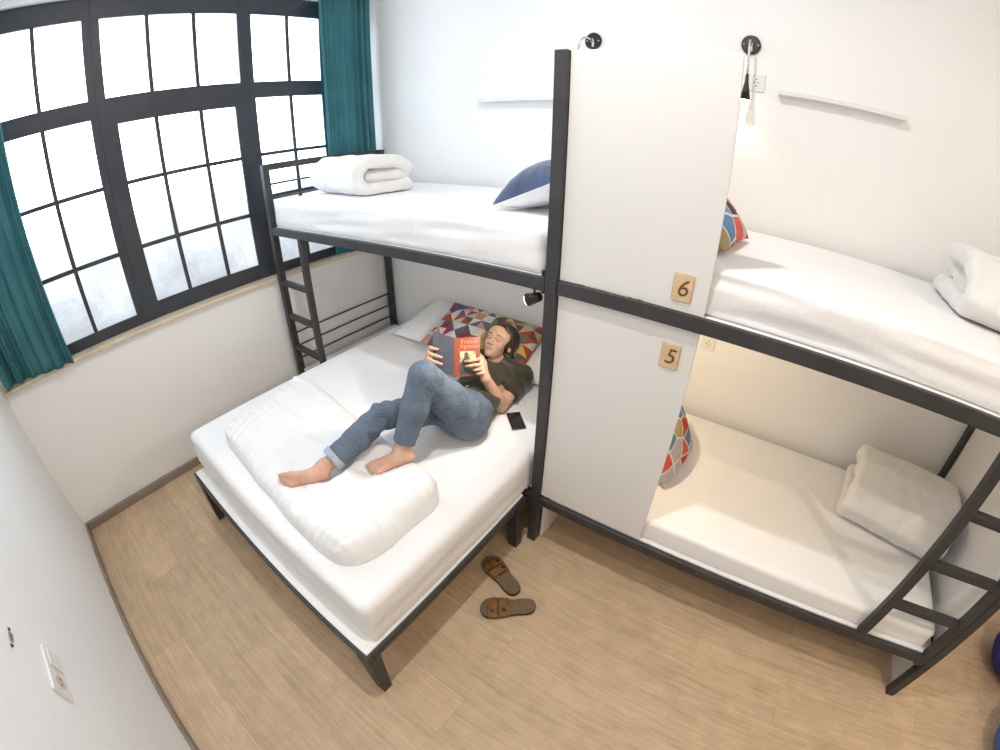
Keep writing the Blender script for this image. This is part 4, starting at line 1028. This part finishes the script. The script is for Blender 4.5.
# ------------------------------------------------------------------ phone
ph = thing('phone', 'black phone lying on the wide mattress beside her elbow', 'phone', (1.943, -0.757, 0.596))
ang = math.atan2(-0.094, 0.101)
pm = Matrix.Translation((1.943, -0.757, 0.6005)) @ Matrix.Rotation(ang, 4, 'Z')
MB().box((-0.069, -0.036, -0.004), (0.069, 0.036, 0.003), 0.003, 3, pm).build('phone_body', M['phone'], ph, True)
MB().box((-0.066, -0.033, 0.0031), (0.066, 0.033, 0.0037), 0.0, 1, pm).build('screen', M['screen'], ph)

# ------------------------------------------------------------------ sandals
def sandal(label, heel, toe, mirror):
    hx, tx = Vector((*heel, 0)), Vector((*toe, 0)); d = (tx - hx); L = d.length
    r = thing('sandal', label, 'sandal', (*heel, 0.0), 'pair of two-strap sandals')
    yaw = math.atan2(d.y, d.x)
    m4 = Matrix.Translation(hx) @ Matrix.Rotation(yaw, 4, 'Z')
    def outline(t):      # half widths left and right of the centre line, t from heel to toe
        prof = [(0.0, 0.0, 0.0), (0.02, 0.018, 0.018), (0.08, 0.029, 0.029), (0.2, 0.034, 0.034), (0.4, 0.031, 0.034), (0.6, 0.038, 0.043), (0.75, 0.042, 0.047), (0.88, 0.036, 0.044), (0.96, 0.022, 0.032), (1.0, 0.0, 0.010)]
        for (a, l0, r0), (b, l1, r1) in zip(prof, prof[1:]):
            if t <= b: f = (t - a) / (b - a + 1e-9); return 1.18 * (l0 + (l1 - l0) * f), 1.18 * (r0 + (r1 - r0) * f)
        return 0.0, 0.0
    def ring(z, grow, n=44):
        pts = []
        ts = [0.5 - 0.5 * math.cos(math.pi * i / n) for i in range(n + 1)]
        for t in ts: pts.append((t * L, (outline(t)[0] + grow) * mirror, z))
        for t in reversed(ts[1:-1]): pts.append((t * L, -(outline(t)[1] + grow) * mirror, z))
        return pts
    def layered(name, layers, mat, parent):
        V, F = [], []; rings = [ring(z, g) for z, g in layers]; n = len(rings[0])
        for rg in rings:
            for x, y, z in rg: V.append((m4 @ Vector((x, y, z + (0.006 * max(0, 0.35 - x / L) if z > 0.01 else 0))))[:])
        for i in range(len(rings) - 1):
            for kx in range(n): F.append((i * n + kx, i * n + (kx + 1) % n, (i + 1) * n + (kx + 1) % n, (i + 1) * n + kx))
        F.append(tuple(range(n - 1, -1, -1))); F.append(tuple((len(rings) - 1) * n + kx for kx in range(n)))
        return mesh_obj(name, V, F, mat, parent)
    layered('outsole', [(0.001, -0.003), (0.003, 0.001), (0.018, 0.002)], M['sole'], r)
    layered('footbed', [(0.0183, 0.001), (0.026, 0.001), (0.028, -0.002), (0.026, -0.007), (0.0245, -0.012)], M['cork'], r)
    for x0, x1, hgt in ((0.50, 0.66, 0.050), (0.70, 0.86, 0.042)):
        V, F = [], []; nn_ = 18; cols = [x0, x0 + 0.01, (x0 + x1) / 2, x1 - 0.01, x1]
        for s_ in (0, 1):
            for t in cols:
                l, rr2 = outline(t)
                for kx in range(nn_ + 1):
                    a = math.pi * kx / nn_; wv = (l + 0.004) if math.cos(a) > 0 else (rr2 + 0.004)
                    g = 0.0 if s_ == 0 else 0.0035
                    y = math.copysign(abs(math.cos(a)) ** 0.7, math.cos(a)) * (wv - g) * mirror; z = 0.016 + (hgt - g - 0.016) * math.sin(a) ** 0.75
                    V.append((m4 @ Vector((t * L, y, z)))[:])
        per = nn_ + 1; off = len(cols) * per
        for i in range(len(cols) - 1):
            for kx in range(nn_):
                a = i * per + kx; F.append((a, a + 1, a + per + 1, a + per)); F.append((a + off + per, a + off + per + 1, a + off + 1, a + off))
        rim = list(range(per)) + [i * per + nn_ for i in range(1, len(cols))] + [(len(cols) - 1) * per + kx for kx in range(nn_ - 1, -1, -1)] + [i * per for i in range(len(cols) - 2, 0, -1)]
        for a, b in zip(rim, rim[1:] + rim[:1]): F.append((b, a, a + off, b + off))
        stp = mesh_obj('strap', V, F, M['leather'], r, True)
        mid = (x0 + x1) / 2; l, rr2 = outline(mid)
        bm4 = m4 @ Matrix.Translation((mid * L, -(rr2 * 0.55) * mirror, hgt * 0.93)) @ Matrix.Rotation(0.35 * mirror, 4, 'X')
        MB().box((-0.011, -0.009, -0.001), (0.011, 0.009, 0.003), 0.001, 1, bm4).build('buckle', M['sole'], stp)
    return r
sandal('brown two-strap sandal poking out from under the wide bed', (2.325, -1.285), (2.075, -1.200), 1)
sandal('brown two-strap sandal lying clear of the bed on the floor boards', (2.437, -1.295), (2.225, -1.455), -1)

# ------------------------------------------------------------------ wall lamps over the bunks
def wall_lamp(label, x, z, tip):
    r = thing('wall_lamp', label, 'wall lamp', (x, YB, z), 'reading lamps high on the back wall')
    bm = MB().tube([(x, YB - 0.0005, z), (x, YB - 0.012, z), (x, YB - 0.016, z)], [0.047, 0.047, 0.042], 32); bm.build('base', M['black_metal'], r, False)
    MB().tube([(x, YB - 0.016, z), (x, YB - 0.030, z)], 0.012, 16).build('collar', M['chrome'], r, True)
    for sx in (-1, 1): MB().tube([(x + 0.033 * sx, YB - 0.016, z), (x + 0.033 * sx, YB - 0.018, z)], 0.005, 10).build('screw', M['chrome'], r, True)
    MB().tube([(x + 0.004, YB - 0.018, z - 0.006), (x + 0.004, YB - 0.022, z - 0.034)], 0.006, 10).build('switch', M['plate'], r, True)
    tx, ty, tz = tip
    pts = []
    p0, p1, p2, p3 = Vector((x, YB - 0.03, z)), Vector((x + (tx - x) * 0.5, YB - 0.11, z + 0.02)), Vector((tx, ty - 0.01, z - 0.005)), Vector((tx, ty, tz))
    for i in range(15):
        t = i / 14; pts.append(p0 * (1 - t) ** 3 + p1 * 3 * t * (1 - t) ** 2 + p2 * 3 * t * t * (1 - t) + p3 * t ** 3)
    MB().tube(pts, 0.0055, 10).build('gooseneck', M['chrome'], r, True)
    sh = MB().tube([(tx, ty, tz + 0.004), (tx, ty, tz - 0.03), (tx, ty, tz - 0.055), (tx, ty, tz - 0.115)], [0.008, 0.009, 0.014, 0.025], 24).build('lamp_shade', M['black_metal'], r, True)
    MB().tube([(tx, ty, tz - 0.1155), (tx, ty, tz - 0.124), (tx, ty, tz - 0.128)], [0.0225, 0.022, 0.014], 24).build('bulb', M['lamp_glow'], r, True)
    ld = bpy.data.lights.new('lamp_light', 'SPOT'); ld.energy = 1.2; ld.color = (1.0, 0.80, 0.56); ld.spot_size = math.radians(120); ld.spot_blend = 0.7; ld.shadow_soft_size = 0.02
    lo = bpy.data.objects.new('lamp_light', ld); COL.objects.link(lo); lo.parent = r; lo.location = Vector((tx, ty, tz - 0.134)) - Vector((x, YB, z))
    return r
wall_lamp('black wall lamp with bent neck just above the top of the centre post', 1.830, 2.499, (1.790, -0.01, 2.345))
wall_lamp('black wall lamp with lit cone hanging at the top right corner of panel number 6', 2.650, 2.503, (2.655, -0.01, 2.335))

def spot_lamp(label, p, d, energy, color, group=None):
    p, d = Vector(p), Vector(d).normalized()
    r = thing('spot_lamp', label, 'spot lamp', tuple(p), group)
    bz = 1.397
    MB().tube([(p.x, p.y, bz), (p.x, p.y, bz - 0.012)], 0.014, 14).build('mount', M['black_metal'], r, True)
    MB().tube([(p.x, p.y, bz - 0.012), p], 0.005, 8).build('stem', M['black_metal'], r, True)
    MB().tube([p - d * 0.032, p - d * 0.028, p + d * 0.03], [0.014, 0.018, 0.026], 24).build('lamp_shade', M['black_metal'], r, True)
    MB().tube([p + d * 0.0302, p + d * 0.033], [0.0245, 0.0235], 24).build('lens', M['lamp_glow'], r, True)
    ld = bpy.data.lights.new('lamp_light', 'SPOT'); ld.energy = energy; ld.color = color; ld.spot_size = math.radians(150); ld.spot_blend = 0.6; ld.shadow_soft_size = 0.02
    lo = bpy.data.objects.new('lamp_light', ld); COL.objects.link(lo); lo.parent = r; lo.location = d * 0.04
    lo.rotation_euler = d.to_track_quat('-Z', 'Y').to_euler()
    return r
spot_lamp('small black spot lamp under the upper bunk rail beside the centre post, lit', (2.098, -0.905, 1.345), (-0.86, -0.02, -0.42), 16.0, (1.0, 0.88, 0.75))
spot_lamp('small black spot lamp under the right upper bunk behind the lower privacy panel', (2.42, -0.72, 1.318), (0.34, 0.62, -0.62), 17, (1.0, 0.78, 0.52))

# ------------------------------------------------------------------ shelves, sockets, switch, hook plate
def shelf(label, x0, x1, z):
    return tag(MB().box((x0, YB - 0.055, z - 0.020), (x1, YB - 0.0005, z), 0.002).build('wall_shelf', M['panel'], loc=((x0 + x1) / 2, YB, z)), label, 'shelf', 'narrow white shelves on the back wall')
shelf('narrow white wall shelf left of the centre post', 1.08, 1.72, 2.182)
shelf('narrow white wall shelf right of the lit cone lamp', 2.80, 3.40, 2.296)

def socket(label, x, z):
    r = thing('wall_socket', label, 'wall socket', (x, YB, z))
    MB().box((x - 0.042, YB - 0.009, z - 0.042), (x + 0.042, YB - 0.0005, z + 0.042), 0.003).build('face_plate', M['plate'], r)
    MB().tube([(x, YB - 0.0092, z), (x, YB - 0.0105, z)], 0.022, 24).build('socket_well', M['plate'], r)
    for dx, dz in ((-0.0095, 0), (0.0095, 0), (0, 0.016), (0, -0.016)):
        MB().tube([(x + dx, YB - 0.0106, z + dz), (x + dx, YB - 0.0115, z + dz)], 0.0035, 10).build('pin_hole', M['hole'], r)
    return r
socket('white wall socket beside the lit cone lamp above the top bunk', 2.690, 2.322)
socket('white wall socket low on the wall just past panel number 5', 2.680, 0.928)

r = thing('light_switch', 'white double switch plate low on the near left wall', 'switch', (1.862, YF, 0.935))
MB().box((1.780, YF + 0.0005, 0.893), (1.945, YF + 0.011, 0.977), 0.003).build('face_plate', M['plate'], r)
MB().box((1.792, YF + 0.0112, 0.905), (1.855, YF + 0.016, 0.965), 0.003).build('rocker', M['plate'], r)
MB().tube([(1.903, YF + 0.0112, 0.935), (1.903, YF + 0.0125, 0.935)], 0.022, 24).build('socket_well', M['sill'], r)
for dx in (-0.0095, 0.0095): MB().tube([(1.903 + dx, YF + 0.0126, 0.935), (1.903 + dx, YF + 0.0135, 0.935)], 0.0035, 10).build('pin_hole', M['hole'], r)
r = thing('wall_bracket', 'small grey fixing with two dark screws on the near left wall', 'bracket', (1.863, YF, 1.120))
MB().box((1.848, YF + 0.0005, 1.112), (1.878, YF + 0.006, 1.128), 0.002).build('fixing_plate', M['chrome'], r)
for x in (1.834, 1.892): MB().tube([(x, YF + 0.0005, 1.120), (x, YF + 0.004, 1.120)], 0.005, 12).build('screw', M['hole'], r)

# ------------------------------------------------------------------ blue bag at the right edge
g = thing('bag', 'blue fabric bag standing on the floor past the foot of the right ladder', 'bag', (5.04, -0.90, 0.0))
q = Field((4.80, -1.45, -0.02), (5.55, -0.72, 0.55), 0.012)
q.ellipsoid((5.15, -1.10, 0.15), (0.25, 0.24, 0.16), None, 0.05); q.ellipsoid((5.19, -1.05, 0.28), (0.20, 0.22, 0.14), None, 0.06)
Pb, Fb = q.mesh(1); Pb += vnormals(Pb, Fb) * (0.010 * snoise(Pb, (7, 7, 7), 1.0))[:, None]; Pb[:, 2] = np.maximum(Pb[:, 2], 0.002)
mesh_obj('main_pouch', Pb, Fb, M['bag_blue'], g, True)
q = Field((4.80, -0.85, -0.02), (5.55, -0.15, 0.55), 0.012)
q.ellipsoid((5.155, -0.55, 0.15), (0.235, 0.20, 0.16), None, 0.05)
Pb, Fb = q.mesh(1); Pb += vnormals(Pb, Fb) * (0.010 * snoise(Pb, (7, 7, 7), 5.0))[:, None]; Pb[:, 2] = np.maximum(Pb[:, 2], 0.002)
mesh_obj('side_pouch', Pb, Fb, M['bag_dark'], g, True)
MB().tube([(5.00, -0.58, 0.27), (5.00, -0.47, 0.34), (5.15, -0.43, 0.36), (5.30, -0.45, 0.30)], 0.022, 12).build('handle', M['bag_blue'], g, True)

# ------------------------------------------------------------------ ceiling lamps (above the frame) and light
def ceiling_lamp(label, x, y, energy, color, size=0.10):
    r = thing('ceiling_lamp', label, 'ceiling lamp', (x, y, H), 'round ceiling lamps')
    MB().tube([(x, y, H - 0.0005), (x, y, H - 0.05)], 0.12, 32).build('housing', M['plate'], r)
    MB().tube([(x, y, H - 0.0505), (x, y, H - 0.060)], [0.105, 0.095], 32).build('diffuser', M['ceil_glow'], r)
    ld = bpy.data.lights.new('lamp_light', 'AREA'); ld.shape = 'DISK'; ld.size = size; ld.energy = energy; ld.color = color
    lo = bpy.data.objects.new('lamp_light', ld); COL.objects.link(lo); lo.parent = r; lo.location = (0, 0, -0.068)
    return r
ceiling_lamp('round ceiling lamp over the middle of the room', 2.30, -1.53, 25, (1.0, 0.985, 0.965))
ceiling_lamp('round ceiling lamp at the far end of the room by the front wall', 4.80, -2.36, 23, (1.0, 0.79, 0.56))

wd = bpy.data.worlds.new('world'); S.world = wd; wd.use_nodes = True
wd.node_tree.nodes['Background'].inputs[0].default_value = (0.75, 0.85, 1.0, 1); wd.node_tree.nodes['Background'].inputs[1].default_value = 1.0

bpy.context.view_layer.update()
dg = bpy.context.evaluated_depsgraph_get()
for o in [o for o in COL.objects if o.type == 'FONT']:          # lettering as plain meshes
    me = bpy.data.meshes.new_from_object(o.evaluated_get(dg)); n = bpy.data.objects.new('print', me)
    n.parent = o.parent; n.matrix_local = o.matrix_local.copy(); COL.objects.link(n)
    nm = o.name.split('.')[0]; bpy.data.objects.remove(o); n.name = nm

S.view_settings.view_transform = 'Standard'; S.view_settings.look = 'None'; S.view_settings.gamma = 1.0
S.view_settings.use_curve_mapping = False; S.view_settings.exposure = 0.23
S.cycles.max_bounces = 10; S.cycles.diffuse_bounces = 6; S.cycles.sample_clamp_indirect = 6.0
S.cycles.use_denoising = True
bpy.context.view_layer.update()
